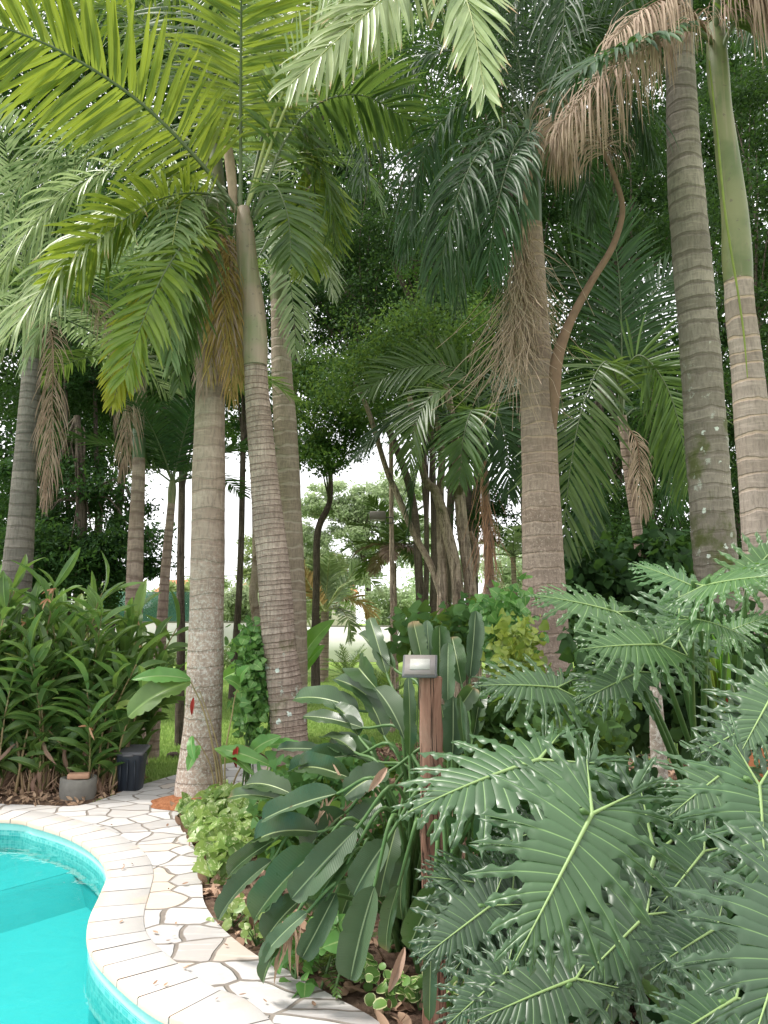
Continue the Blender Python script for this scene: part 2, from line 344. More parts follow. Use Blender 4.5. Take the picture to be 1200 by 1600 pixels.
M['pothos'] = leafmat('pothos', (.10, .2, .04), (.24, .34, .09), varieg=((.5, .55, .3), .56), rough=.4, transl=.35)
M['vine'] = leafmat('vine_leaf', (.06, .18, .04), (.14, .3, .07), vein=(.3, .42, .15), rough=.38, transl=.3)
M['vineyel'] = leafmat('yellowgreen_leaf', (.12, .2, .035), (.28, .34, .06), rough=.4, transl=.35)
M['varieg'] = leafmat('cream_edged_leaf', (.1, .22, .05), (.16, .3, .07), tip=(.7, .7, .38), tip0=.75, tipamt=.9, rough=.35, transl=.2)
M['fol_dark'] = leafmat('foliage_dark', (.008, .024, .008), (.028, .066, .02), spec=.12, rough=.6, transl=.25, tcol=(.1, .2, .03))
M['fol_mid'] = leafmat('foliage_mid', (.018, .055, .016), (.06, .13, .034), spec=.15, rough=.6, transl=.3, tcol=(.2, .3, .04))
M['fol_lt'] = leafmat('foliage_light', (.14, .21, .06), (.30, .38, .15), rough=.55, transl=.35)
M['fol_hazed'] = leafmat('foliage_hazed', (.24, .33, .17), (.44, .52, .32), rough=.6, transl=.35)  # far leaves made paler: distance haze put into the leaf colour
M['red'] = simple('red_bract', (.32, .04, .03), .4, .4)
M['orange'] = leafmat('ginger_flower', (.5, .2, .1), (.65, .4, .25), rough=.7)
M['brownleaf'] = leafmat('withered_leaf', (.2, .12, .08), (.38, .26, .18), rough=.7, transl=.15)
# bark
M['t_main'] = trunkmat('bark_main', (.34, .255, .205), (.46, .365, .30), (.25, .185, .145), ringw=.12, ringamt=.5, speck=1, lcol=(.55, .52, .47), zf=(1.2, 2.6))
M['t_mainlow'] = trunkmat('bark_speckled', (.3, .25, .21), (.4, .34, .29), (.25, .2, .16), speck=1.0, ringamt=.2, lcol=(.55, .52, .47))
M['t_hero'] = trunkmat('bark_hero', (.33, .25, .205), (.47, .375, .315), (.17, .115, .09), ringw=.10, vert=.15, lich=.5, moss=.6, ringamt=.85, zf=(1.1, 1.9))
M['t_pale'] = trunkmat('bark_pale', (.31, .245, .19), (.41, .335, .27), (.46, .4, .33), ringw=.14, ringamt=.6)
M['t_thin'] = trunkmat('bark_thin', (.27, .2, .16), (.38, .3, .25), (.17, .12, .1), ringw=.18, ringamt=.8)
M['t_big'] = trunkmat('bark_big', (.27, .2, .16), (.38, .3, .25), (.44, .33, .24), ringw=.11, ringamt=.7, rzf=(2.6, 4.2, .3), speck=.35, lcol=(.42, .34, .29), zf=(2.5, 3.6))
M['t_grey'] = trunkmat('bark_grey', (.22, .195, .16), (.34, .30, .255), (.10, .082, .065), ringw=.16, ringamt=.62, lich=.4, moss=.8, rzf=(2.5, 5, .55), zf=(3.2, 5.))
M['t_ringed'] = trunkmat('bark_banded', (.27, .22, .185), (.38, .32, .28), (.44, .33, .24), ringw=.11, ringamt=.7, rzf=(2.6, 3.8, .4))
M['t_left'] = trunkmat('bark_left', (.16, .145, .13), (.25, .22, .2), (.1, .085, .075), ringw=.16, ringamt=.6)
M['bark'] = trunkmat('tree_bark', (.1, .075, .06), (.16, .13, .1), (.06, .04, .03), vert=.6, ringamt=.1)
M['barkpale'] = trunkmat('tree_bark_pale', (.45, .34, .26), (.58, .47, .38), (.2, .14, .1), vert=.8, ringamt=.1, moss=.3)
# man made
M['wall'] = simple('white_wall', (.8, .79, .76), .8, .2, .04, 3, .1)
M['concrete'] = simple('concrete', (.2, .19, .17), .9, .1, .3, 14, .5)
M['brick'] = simple('brick', (.42, .25, .17), .9, .1, .25, 20, .5)
def woodmat():
    b = NB('post_wood'); g = b.noise(1, 7, b.scalev(22, 22, 1.6), .65, .8); c = b.mix(b.ss(g, .3, .7), (.13, .062, .042), (.28, .155, .11))
    ck = b.noise(1, 4, b.scalev(14, 14, .8), .6, 1.5); cf = b.ss(b.ma('ABSOLUTE', b.ma('SUBTRACT', ck, .5)), 0, .022, 1, 0)
    c = b.mix(b.ma('MULTIPLY', cf, .85), c, (.03, .018, .012)); c = b.mix(b.ss(b.noise(3, 5), .55, .7, 0, .35), c, (.31, .22, .17))
    return b.done(b.bsdf(c, .8, b.bump(b.ma('SUBTRACT', g, b.ma('MULTIPLY', cf, 1.5)), .8, .01), .2))
M['post'] = woodmat()
M['metal_dk'] = simple('dark_metal', (.09, .09, .09), .5, .5, .15, 20, .1)
M['metal_gr'] = simple('grey_metal', (.17, .15, .13), .5, .5, .15, 10, .1)
M['lens'] = simple('lens', (.36, .36, .33), .25, .5, .12, 30, .1)
M['lensframe'] = simple('lens_reflector', (.2, .18, .17), .3, .5, .1, 30, .1)
M['bin'] = simple('bin_plastic', (.02, .027, .038), .45, .4, .2, 6, .05)
M['binlid'] = simple('bin_lid', (.1, .1, .11), .5, .4, .2, 6, .05)
M['terra'] = simple('terracotta', (.35, .13, .06), .75, .2, .25, 8)
M['roof'] = simple('roof_tile', (.45, .18, .1), .8, .2, .2, 3)
M['render'] = simple('pale_render', (.6, .55, .48), .85, .2, .1, 3)
M['winglass'] = simple('window_glass', (.05, .06, .07), .15, .6, .1, 3, 0)
M['wire'] = simple('wire', (.03, .03, .03), .6, .3)
def netmat():
    b = NB('green_net'); t = b.n('ShaderNodeBsdfTransparent').outputs[0]; p = b.bsdf((.05, .16, .11), .8)
    return b.done(b.n('ShaderNodeMixShader', {0: .7, 1: t, 2: p}).outputs[0])
M['net'] = netmat()

rng = np.random.default_rng(7)

# ------------------------------------------------------------------ ground, pool, paving
def poly_sheet(name, loops, z, mat, thick=0.0):
    """flat sheet of outer loop minus holes, with an optional vertical skirt"""
    vl = [[Vector((p[0], p[1], 0)) for p in lp] for lp in loops]
    tri = geometry.tessellate_polygon(vl); P = np.array([(p[0], p[1], z) for lp in loops for p in lp])
    mb = MB()
    t = []
    for a, b_, c in tri:
        n = np.cross(P[b_]-P[a], P[c]-P[a])[2]; t.append((a, b_, c) if n > 0 else (a, c, b_))
    mb.add(P, t)
    if thick:
        for lp in loops:
            Q = np.array([(p[0], p[1]) for p in lp]); n = len(Q)
            top = np.c_[Q, np.full(n, z)]; bot = np.c_[Q, np.full(n, z-thick)]
            mb.add(np.vstack([top, bot]), [[i, (i+1) % n, n+(i+1) % n, n+i] for i in range(n)])
    return mb.build(name, mat, smooth=False)
ZD = 0.035     # deck top
def g2(p, z=ZD): q = gnd(p[0], p[1], z); return (q[0], q[1])
pool_px = [(0, 1279), (60, 1288), (120, 1308), (160, 1335), (174, 1365), (165, 1395), (148, 1435), (146, 1470), (165, 1502), (210, 1545), (262, 1582), (312, 1606)]
pool = [g2(p) for p in pool_px]
pool = pool + [(-.42, 2.82), (-.15, 2.2), (-.15, 1.4), (-.6, .6), (-2, 0), (-4.2, .3), (-6.3, 1.8), (-6.9, 4), (-6.0, 6.0), (-4.7, 6.75)]
def closed_smooth(P, n):
    P = np.array(P); m = len(P); out_ = []
    Q = np.vstack([P[-1], P, P[0], P[1]])
    for i in range(m):
        a, b, c, d = Q[i], Q[i+1], Q[i+2], Q[i+3]
        for t in np.linspace(0, 1, n, endpoint=False):
            out_.append(0.5*((2*b)+(-a+c)*t+(2*a-5*b+4*c-d)*t*t+(-a+3*b-3*c+d)*t**3))
    out_ = np.array(out_+[out_[0]]); r, Ln = resample(out_, 401); return r[:-1], Ln
PC, PLEN = closed_smooth(pool, 12)
def area(Q): return 0.5*np.sum(Q[:, 0]*np.roll(Q[:, 1], -1)-np.roll(Q[:, 0], -1)*Q[:, 1])
if area(PC) < 0: PC = PC[::-1]
def offs(Q, d):
    T = nrm(np.roll(Q, -1, 0)-np.roll(Q, 1, 0)); return Q+np.c_[T[:, 1], -T[:, 0]]*d     # outward for CCW
# deck outline
right_px = [(600, 1602), (520, 1556), (450, 1516), (400, 1492), (347, 1450), (320, 1412), (316, 1385), (311, 1340), (288, 1298), (275, 1276), (300, 1262), (335, 1264), (372, 1240), (400, 1222), (430, 1206), (418, 1186), (372, 1190), (330, 1198), (280, 1209), (235, 1222), (200, 1233), (165, 1247), (120, 1259), (60, 1258), (0, 1256), (-60, 1254)]
deck = [g2(p) for p in right_px] + [(-6.8, 7.6), (-8.3, 6.3), (-8.6, 2), (-7, -1.5), (-2, -2.5), (2.4, -2), (1.9, .2), (1.25, 1.5), (.75, 2.3), (.3, 2.85)]
DC, _ = closed_smooth(deck, 8)
BIG = [(-600, -200), (600, -200), (600, 900), (-600, 900)]
hole = offs(PC, .02)
struct(poly_sheet('lawn', [BIG, hole[::4][::-1]], 0.0, M['lawn']))
struct(poly_sheet('paving', [DC, offs(PC, .16)[::2][::-1]], ZD, M['paving'], .04))
# soil beds
bedR = [g2(p, 0) for p in [(275, 1270), (300, 1255), (335, 1262), (372, 1238), (402, 1220), (430, 1204), (480, 1180), (600, 1168), (760, 1160)]] + [(4, 9), (7, 8), (8, 3), (6, -1), (2.3, -1), (1.8, .2), (1.2, 1.4), (.65, 2.2), (.2, 2.75)] + [g2(p, 0) for p in [(590, 1602), (510, 1556), (440, 1516), (390, 1492), (337, 1450), (310, 1412), (306, 1385), (300, 1340), (278, 1298)]]
struct(poly_sheet('flower_bed', [bedR], .006, M['soil']))
bedL = [g2(p, 0) for p in [(-90, 1262), (0, 1262), (60, 1265), (120, 1265), (165, 1253), (205, 1237), (228, 1222), (215, 1190), (170, 1160), (60, 1150), (-60, 1150)]] + [(-9, 9), (-8.5, 7.5)]
struct(poly_sheet('planting_bed', [bedL], .007, M['soil']))
# coping stones around the pool
mb = MB(); s = 0; per = np.r_[0, np.cumsum(np.linalg.norm(np.diff(np.vstack([PC, PC[:1]]), axis=0), axis=1))]
Cl = np.vstack([PC, PC[:1]]); O0 = offs(PC, -.03); O1 = offs(PC, .26); O0 = np.vstack([O0, O0[:1]]); O1 = np.vstack([O1, O1[:1]])
r_ = random.Random(3); kp = 0.0
def pin(A, s): return np.array([np.interp(s, per, A[:, 0]), np.interp(s, per, A[:, 1])])
while s < per[-1]-.08:
    wd = r_.uniform(.15, .27); e = min(s+wd, per[-1]); g = .004
    rn = r_.random(); zt = ZD+.005+r_.uniform(0, .002); ns = 4
    ss_ = np.linspace(s+g, e-g, ns); kn = r_.uniform(-.03, .03)
    for (a0, a1) in [(0, 1)]:
        I = np.array([pin(O0, q) for q in ss_]); Oo = np.array([pin(O1, min(max(q+kp+(kn-kp)*(q-s)/(e-s), 0), per[-1])) for q in ss_])
        rows = []
        for f_, zz in ((0, zt-.035), (0, zt-.006), (.02, zt), (.985, zt), (1, zt-.002), (1, zt-.02)):
            p = I*(1-f_)+Oo*f_; rows.append(np.c_[p, np.full(ns, zz)])
        G_ = np.array(rows); A_ = np.zeros(G_.shape); A_[..., 0] = rn; A_[..., 1] = np.array([1, 1, .95, 0, 0, 0])[:, None]
        mb.grid(G_, A_)
        for side in (0, -1): 
            V = G_[:, side]; mb.add(V[[0, 1, 4, 5]], [[0, 1, 2, 3]] if side == 0 else [[3, 2, 1, 0]], (rn, 0, 0))
    s = e; kp = kn
struct(mb.build('pool_coping', M['coping'], smooth=False))
mb = MB(); A1, A2 = offs(PC, -.02), offs(PC, .25)
G_ = np.stack([np.c_[A1, np.full(len(A1), ZD-.012)], np.c_[A1, np.full(len(A1), ZD+.002)], np.c_[A2, np.full(len(A1), ZD+.002)]]); G_ = np.concatenate([G_, G_[:, :1]], 1)
mb.grid(G_); struct(mb.build('coping_mortar', M['mortar'], smooth=False))
# pool shell
WZ = -.09
def ring(d, z): q = offs(PC, d); q = np.vstack([q, q[:1]]); return np.c_[q, np.full(len(q), z)]
def ringmesh(name, rings, mat, bandA=None):
    mb = MB(); G_ = np.stack(rings); A_ = np.zeros(G_.shape); A_[..., 1] = (np.linspace(0, PLEN, G_.shape[1])/.022)[None]; A_[..., 2] = (G_[..., 2]/.022); mb.grid(G_, A_)
    return struct(mb.build(name, mat, smooth=False))
ringmesh('pool_lip', [ring(-.012, ZD-.02), ring(-.012, -.055), ring(-.02, -.055)], M['pool_lip'])
ringmesh('pool_tile_band', [ring(-.018, -.05), ring(-.018, -.235)], M['tile'])
ringmesh('pool_wall', [ring(-.0, -.2), ring(-.0, -.55)], M['pool'])
struct(poly_sheet('pool_floor', [offs(PC, .01)[::2]], -.40, M['pool']))
# curved bench ledge and straight steps at the far end
sel = PC[:, 1] > 4.9
led_out = offs(PC, -.01); led_in = offs(PC, -.32)
# water body closed
struct(poly_sheet('water', [offs(PC, -.015)], WZ, M['water']))
# steps: clip pool polygon by half-planes
def clip(P, nx, ny, d):
    o_ = []; m = len(P)
    for i in range(m):
        a, b = P[i], P[(i+1) % m]; fa, fb = nx*a[0]+ny*a[1]-d, nx*b[0]+ny*b[1]-d
        if fa >= 0: o_.append(a)
        if fa*fb < 0: t = fa/(fa-fb); o_.append(a+(b-a)*t)
    return np.array(o_)
def stepslab(name, pA, pB, ztop):
    a = np.array(pA); b = np.array(pB); d_ = b-a; nx, ny = -d_[1], d_[0]
    l = math.hypot(nx, ny); nx /= l; ny /= l
    if ny < 0: nx, ny = -nx, -ny
    P = clip(offs(PC, .01), nx, ny, nx*a[0]+ny*a[1])
    struct(poly_sheet(name, [P], ztop, M['pool'], .3))
def pw(px, py, z): q = gnd(px, py, z); return (q[0], q[1])
sa, sb = np.array([*pw(0, 1392, -.22), -.222]), np.array([*pw(150, 1352, -.22), -.222]); sdir = (sb-sa)/np.linalg.norm(sb-sa); sn = np.array([sdir[1], -sdir[0], 0]); sn = sn if sn[1] < 0 else -sn
sA, sB = sa-sdir*5, sb+sdir*.55; mb = MB(); mb.grid(np.array([[sA, sB], [sA+sn*.07+[0, 0, -.02], sB+sn*.07+[0, 0, -.02]], [sA+sn*.30+[0, 0, -.19], sB+sn*.30+[0, 0, -.19]]])); struct(mb.build('added_step_slope', M['pool'], smooth=False))  # slope added in front of the step riser to make its face brighter
stepslab('pool_step', pw(0, 1392, -.22), pw(150, 1352, -.22), -.22)

# grass blades on the lawn near the path
def blades(n, fn, h, wd, mat, name, seed=1, lean=.5):
    g = np.random.default_rng(seed); P = fn(g, n); n = len(P)
    a = g.uniform(0, 2*math.pi, n); hh = h*g.uniform(.5, 1.3, n); D = np.c_[np.cos(a), np.sin(a), 0*a]; W = np.c_[-np.sin(a), np.cos(a), 0*a]
    ln = (lean*g.uniform(0, 1, n)*hh)[:, None]; wd = (wd*g.uniform(.6, 1.3, n))[:, None]
    up = np.c_[0*a, 0*a, hh]
    G = np.stack([np.stack([P-W*wd, P+W*wd], 1), np.stack([P+up*.6+D*ln*.35-W*wd*.7, P+up*.6+D*ln*.35+W*wd*.7], 1), np.stack([P+up+D*ln-W*wd*.05, P+up+D*ln+W*wd*.05], 1)], 1)
    A = np.zeros(G.shape); A[..., 0] = g.random(n)[:, None, None]; A[..., 1] = np.array([0, .5, 1])[None, :, None]; A[..., 2] = 1
    mb = MB(); mb.grids(G, A); return mb.build(name, mat)
def inpoly(P, poly):
    x, y = P[:, 0], P[:, 1]; r = np.zeros(len(P), bool); poly = np.array(poly); m = len(poly)
    for i in range(m):
        a, b = poly[i], poly[(i+1) % m]
        c = ((a[1] > y) != (b[1] > y)); t = (b[0]-a[0])*(y-a[1])/(b[1]-a[1]+1e-12)+a[0]; r ^= c & (x < t)
    return r
def lawnpts(g, n):
    Y = 7.2+g.random(n)**1.7*16; X = g.uniform(-.36, .06, n)*Y; P = np.c_[X, Y, 0*X]
    return P[~inpoly(P, DC) & ~inpoly(P, bedL) & ~inpoly(P, bedR)]
o = blades(90000, lawnpts, .05, .005, M['grass'], 'grass', 2); tag(o, None, None, None, 'stuff'); o['label'] = 'mown green grass blades on the lawn beyond the path'; o['category'] = 'grass'
# leaf litter
def litter(name, poly, n, mat, size, seed, label, dens=None):
    g = np.random.default_rng(seed); q = np.array(poly); lo, hi = q.min(0), q.max(0)
    P = np.c_[g.uniform(lo[0], hi[0], n), g.uniform(lo[1], hi[1], n), g.uniform(.012, .04, n)]; P = P[inpoly(P, q)]
    n = len(P); o = leaves_mesh(P, g, size, flat=.55, shape='curl'); ob = o.build(name, mat); tag(ob, label, 'leaf litter', None, 'stuff'); return ob
def leaves_mesh(P, g, size, flat=.4, shape='rhomb', rnd=None, asp=.42, nhint=None, droop=0.0, mb=None):
    n = len(P); sz = (size*g.uniform(.55, 1.35, n))[:, None]
    N = nrm(g.normal(size=(n, 3))*(1-flat)+np.array([0, 0, 1.])*flat*1.3 + (0 if nhint is None else nhint))
    D = g.normal(size=(n, 3))+np.array([0, 0, -droop]); D = nrm(D-N*np.sum(D*N, 1, keepdims=True)); W = np.cross(N, D)
    r = g.random(n) if rnd is None else np.clip(rnd+g.normal(size=n)*.18, 0, 1)
    mb = mb or MB()
    if shape == 'rhomb':
        V = np.stack([P, P+D*sz*.5+W*sz*asp*.5-N*sz*.06, P+D*sz-N*sz*.12, P+D*sz*.5-W*sz*asp*.5-N*sz*.06], 1)
        idx = np.arange(n*4).reshape(n, 4); A = np.zeros((n, 4, 3)); A[..., 0] = r[:, None]; A[..., 1] = [0, .5, 1, .5]; A[..., 2] = 1
        mb.add(V.reshape(-1, 3), idx, A.reshape(-1, 3))
    else:
        if shape == 'heart': pr = np.array([.0, .34, .55, .5, .32, .0]); ys = np.array([.0, -.06, .14, .4, .7, 1.05]); c = .14
        elif shape == 'round': pr = np.array([0.02, .3, .42, .42, .28, 0]); ys = np.array([0, .1, .3, .6, .88, 1]); c = .12
        else: pr = np.array([.03, .16, .24, .22, .12, 0]); ys = np.array([0, .15, .4, .65, .85, 1]); c = .28
        k = len(ys); bend = -(ys**2)*.3*(-1 if shape == 'curl' else 1)
        ctr = P[:, None]+D[:, None]*(np.maximum(ys, 0)[None, :, None]*sz[:, None])+N[:, None]*((bend-.0)[None, :, None]*sz[:, None])
        def edge(sg): return P[:, None]+D[:, None]*(ys[None, :, None]*sz[:, None])+W[:, None]*(sg*pr[None, :, None]*sz[:, None]*(asp/.42))+N[:, None]*((bend+c*pr*1.2)[None, :, None]*sz[:, None])
        G = np.stack([edge(-1), ctr, edge(1)], 2); A = np.zeros(G.shape); A[..., 0] = r[:, None, None]; A[..., 1] = np.clip(ys, 0, 1)[None, :, None]; A[..., 2] = np.array([1, 0, 1])[None, None]
        if shape == 'round': A[..., 1] = np.array([1, 0, 1])[None, None]
        mb.grids(G, A)
    return mb
litter('leaf_litter', bedR, 26000, M['litter'], .075, 5, 'fallen brown dry leaves covering the soil of the flower bed')
litter('dry_straw', bedL, 9000, M['straw'], .06, 6, 'pale dry plant scraps along the edge of the left planting bed')
# red soil collar round the main trunk
c0 = gnd(308, 1256, ZD)
mb = MB(); a = np.linspace(0, 2*math.pi, 49)[:-1]; rows = []
for f_, z in ((.34, .07), (.55, .055), (.8, .03), (1, .003)):
    rr = 0.43*f_*(1+.06*np.sin(3*a+1)+.04*np.sin(7*a)); rows.append(np.c_[c0[0]+np.cos(a)*rr*1.05, c0[1]+.05+np.sin(a)*rr*.75, np.full(48, ZD+z)])
mb.grid(np.array(rows), close=True)
tag(mb.build('soil_mound', M['redsoil']), 'ring of reddish soil on the paving round the stout palm foot', 'soil', None, None)

# ------------------------------------------------------------------ palms
def PX(L_): return [at(*p) for p in L_]
def frond(root, pts, Lf=.6, n=55, droop=.8, wd=.02, t0=.12, n0=(0, 0, 1), spread=(68, 28), lift=.25, mat='mid', rmat='rachis', rr=.014, seed=0, seg=5, jit=.12, name='frond', label=None, prof=None, fold=.35, asym=(1, 1), tipdroop=0, miss=0.0, bmin=.35, nfix=None):
    g = np.random.default_rng(seed+991)
    C = catmull(pts, 80); C, Ln = resample(C, 60)
    T, N, S = frames(C, n0)
    if nfix is not None:
        nf = np.array(nfix, float); N = nrm(nf-T*(T@nf)[:, None]); S = nrm(np.cross(T, N))
    t = np.linspace(t0, 1, n); tt = np.concatenate([t, t]); sg = np.concatenate([np.ones(n), -np.ones(n)])
    tt = np.clip(tt+g.normal(size=2*n)*.006, 0, 1)
    if miss: k = g.random(2*n) > miss; tt, sg = tt[k], sg[k]
    def smp(A): return np.stack([np.interp(tt*59, np.arange(60), A[:, j]) for j in range(3)], 1)
    P, Tn, Nn, Sn = smp(C), nrm(smp(T)), nrm(smp(N)), nrm(smp(S))
    m = len(tt); u = (tt-t0)/(1-t0)
    th = np.radians(spread[0]+(spread[1]-spread[0])*u**1.3+g.normal(size=m)*4)
    ph = lift+g.normal(size=m)*jit
    length = Lf*(bmin+(1-bmin)*np.sin(np.clip(u*2.2+.25, 0, math.pi/2)))*np.where(u > .6, 1-.62*((u-.6)/.4)**1.5, 1)*g.uniform(.85, 1.08, m)*np.where(sg > 0, asym[0], asym[1])
    D = np.cos(th)[:, None]*Tn+np.sin(th)[:, None]*(sg[:, None]*Sn*np.cos(ph)[:, None]+Nn*np.sin(ph)[:, None])
    W = nrm(Tn-D*np.sum(Tn*D, 1, keepdims=True)); W = nrm(W+g.normal(size=(m, 3))*.18)
    wp = np.interp(np.linspace(0, 1, seg+1), [0, .12, .45, .8, 1], [.45, .9, 1, .62, .04])
    pos = P.copy(); rows = []; A = []
    rn = np.clip(g.random()*.3+.2+g.normal(size=m)*.2, 0, 1)
    dr = droop*g.uniform(.6, 1.35, m)
    for k in range(seg+1):
        W = nrm(W-D*np.sum(W*D, 1, keepdims=True)); M_ = np.cross(D, W); ww = (wd*wp[k]*(.7+.3*np.sin(math.pi*np.clip(u, .1, .9))))[:, None]
        rows.append(np.stack([pos-W*ww, pos-M_*ww*fold*sg[:, None], pos+W*ww], 1))
        A.append(np.stack([np.stack([rn, np.full(m, k/seg), np.full(m, b)], 1) for b in (1, 0, 1)], 1))
        pos = pos+D*(length/seg)[:, None]
        D = nrm(D+np.array([0, 0, -1.])*(dr*(.35+.9*k/seg)/seg)[:, None]+g.normal(size=(m, 3))*.03)
    mb = MB(); mb.grids(np.stack(rows, 1), np.stack(A, 1)); mb.tube(C, rr*.7*(1-.85*np.linspace(0, 1, 60)**.8), 4, .5)
    f = mb.build(name, M[mat], root)
    if label: f['label'] = label
    mb = MB(); mb.tube(C, rr*(1-.85*np.linspace(0, 1, 60)**.8), 6, g.random()); mb.build('rachis', M[rmat], f)
    return f
def trunk(root, pts, rad, mat, name='trunk', sp=.09, sides=24, bump=.02, seed=0, flare=0, fl=.5):
    g = np.random.default_rng(seed+5)
    C = catmull(np.hstack([np.array(pts), np.array(rad)[:, None]]), 120); C, Ln = resample(C, max(20, int(Ln_(C)/(sp/5))))
    s = np.linspace(0, Ln, len(C))
    ks = [0.]
    while ks[-1] < Ln+.3: ks.append(ks[-1]+sp*g.uniform(.65, 1.35))
    ph = np.interp(s, ks, np.arange(len(ks)))+seed*17
    fr = ph % 1; R = C[:, 3]*(1+bump*np.exp(-((np.minimum(fr, 1-fr))/.14)**2)+.012*np.sin(s*7+seed)+.01*np.sin(s*3.1+seed))
    if flare: R = R*(1+flare*np.exp(-s/fl))
    mb = MB(); mb.tube(C[:, :3], R, sides, g.random(), ph=ph, warp=.012); return mb.build(name, M[mat], root)
def Ln_(C): return float(np.sum(np.linalg.norm(np.diff(C[:, :3], axis=0), axis=1)))
def shaft(root, pts, rad, mat='shaft', name='crownshaft'):
    C = catmull(np.hstack([np.array(pts), np.array(rad)[:, None]]), 30); mb = MB(); mb.tube(C[:, :3], C[:, 3], 20, .5, warp=.03); return mb.build(name, M[mat], root)
def autofronds(root, top, n, Ln, mat='mid', seed=0, elev=(.15, 1.2), droop=1.0, Lf=.6, az0=0, sag=.55, nl=45, wd=.02, azr=None, rmat='rachis', lift=.2, rr=.014, name='frond', seg=4):
    g = np.random.default_rng(seed+77); top = np.array(top)
    for i in range(n):
        az = az0+i*2.39996+g.normal()*.15 if azr is None else g.uniform(*azr)
        el = elev[0]+(elev[1]-elev[0])*((i+.5)/n)+g.normal()*.08; l = Ln*g.uniform(.85, 1.1)
        P = [top]; d = np.array([math.cos(az)*math.cos(el), math.sin(az)*math.cos(el), math.sin(el)]); p = top.copy(); st = 6
        for k in range(st):
            p = p+d*l/st; P.append(p.copy()); d = nrm(d+np.array([0, 0, -1.])*sag*(.5+.8*k/st)/st*2.2)
        frond(root, P, Lf, nl, droop, wd, seed=seed*31+i, mat=mat, rmat=rmat, lift=lift, rr=rr, name=name, seg=seg)
def strands(root, name, tops, ln, n, mat='strand', seed=0, rad=.0035, sway=.06, label=None):
    g = np.random.default_rng(seed); mb = MB(); tops = catmull(tops, 40)
    for i in range(n):
        p = tops[g.integers(0, 40)]+g.normal(size=3)*.03; l = ln*g.uniform(.5, 1.1); P = [p]; d = np.array([g.normal()*.12, g.normal()*.12, -1])
        for k in range(5): p = p+d*l/5; P.append(p); d = d+g.normal(size=3)*sway*np.array([2.5, 2.5, .5]); d[2] = -1
        mb.tube(P, np.linspace(rad, rad*.5, 6), 4, g.random(), cap=False)
    o = mb.build(name, M[mat], root)
    if label: o['label'] = label
    return o

# --- leaning bright palm (nearest crown)
HB = gnd(462, 1262); YB = HB[1]
r0 = thing('palm_tree', 'leaning palm with cracked bark and white lichen, spreading the brightest yellow-green fronds', 'palm tree', HB)
pts = [at(462, 1262, YB), at(455, 1180, YB), at(437, 1000, YB+.0), at(418, 800, YB-.03), at(403, 640, YB-.08), at(399, 570, YB-.1)]
sc_ = YB/F
# rad from px widths
def rp(wpx, Y): return wpx*Y/F/2*1.0
C = catmull(pts, 60)
upp = [pts[0], pts[1], at(446, 1080, YB), at(436, 1000, YB), at(427, 880, YB-.02), at(418, 800, YB-.03), at(409, 700, YB-.06), at(402, 620, YB-.09), at(399, 570, YB-.1)]
trunk(r0, upp, [rp(60, YB), rp(56, YB), rp(54, YB), rp(51, YB), rp(50, YB), rp(47, YB), rp(42, YB), rp(38, YB), rp(37, YB)], 't_hero', 'trunk', sp=.055, seed=2, bump=.035, flare=.15, fl=.15)
YH = YB-.12
shaft(r0, [at(399, 572, YH), at(399, 540, YH), at(396, 480, YH), at(388, 420, YH), at(383, 360, YH), at(381, 325, YH)], [rp(39, YH), rp(41, YH), rp(37, YH), rp(34, YH), rp(30, YH), rp(20, YH)], 'shaftbrown')
Cn = (380, 335)
def hf(P, L_, n, dr, wd, t0, mat, sd, nf=(0, .8, .5), rr=.02, sp=(74, 36), asym=(1, 1), label=None, rm='rachis', lift=.1, name='frond'):
    return frond(r0, [at(p[0], p[1], YH+p[2]) for p in P], L_, n, dr, wd, t0, nfix=nf, spread=sp, lift=lift, seed=sd, seg=7, rr=rr, mat=mat, rmat=rm, asym=asym, label=label, name=name, bmin=.5, miss=.035, jit=.2)
hf([(376, 338, 0), (320, 262, -.25), (225, 165, -.6), (110, 88, -1.0), (-10, 38, -1.35), (-150, 10, -1.7)], .95, 78, .55, .027, .14, 'hero', 3, rr=.026, label='long yellow-green frond sweeping to the upper left')
hf([(376, 330, 0), (376, 240, -.1), (376, 130, -.35), (377, 10, -.7), (378, -110, -1.2), (378, -180, -1.7)], .85, 78, .75, .024, .2, 'hero', 4, nf=(0, .9, .3), sp=(78, 45), rr=.024, label='upright frond pointing out of the top of the picture')
hf([(398, 345, 0), (418, 285, -.1), (448, 215, -.1), (500, 160, .1), (570, 150, .4), (640, 190, .7)], .75, 66, 1.0, .024, .25, 'mid', 5, nf=(0, .5, .8))
hf([(368, 322, 0), (330, 304, -.25), (280, 303, -.5), (220, 325, -.7), (150, 380, -.8), (90, 440, -.8)], .6, 60, .9, .022, .15, 'hero', 6, nf=(0, .2, 1), rr=.016)
hf([(370, 355, 0), (335, 350, -.2), (295, 372, -.5), (255, 430, -.7), (220, 510, -.75), (195, 590, -.75)], .55, 60, .8, .022, .15, 'hero', 7, nf=(0, -.6, .8), rr=.015, label='frond drooping in front of the thin trunks')
hf([(366, 352, 0), (330, 365, -.1), (270, 420, -.2), (215, 500, -.3), (190, 580, -.3), (178, 625, -.3)], .4, 40, .7, .02, .45, 'heroyel', 8, nf=(0, -.8, .6), rr=.012, sp=(55, 22), label='yellowing frond tip hanging beside the green crownshaft')
hf([(396, 345, 0), (425, 262, .1), (465, 245, .3), (490, 285, .4), (490, 360, .45), (480, 420, .45)], .6, 60, 1.0, .022, .25, 'hero', 9, nf=(0, -.5, .8), rr=.018)
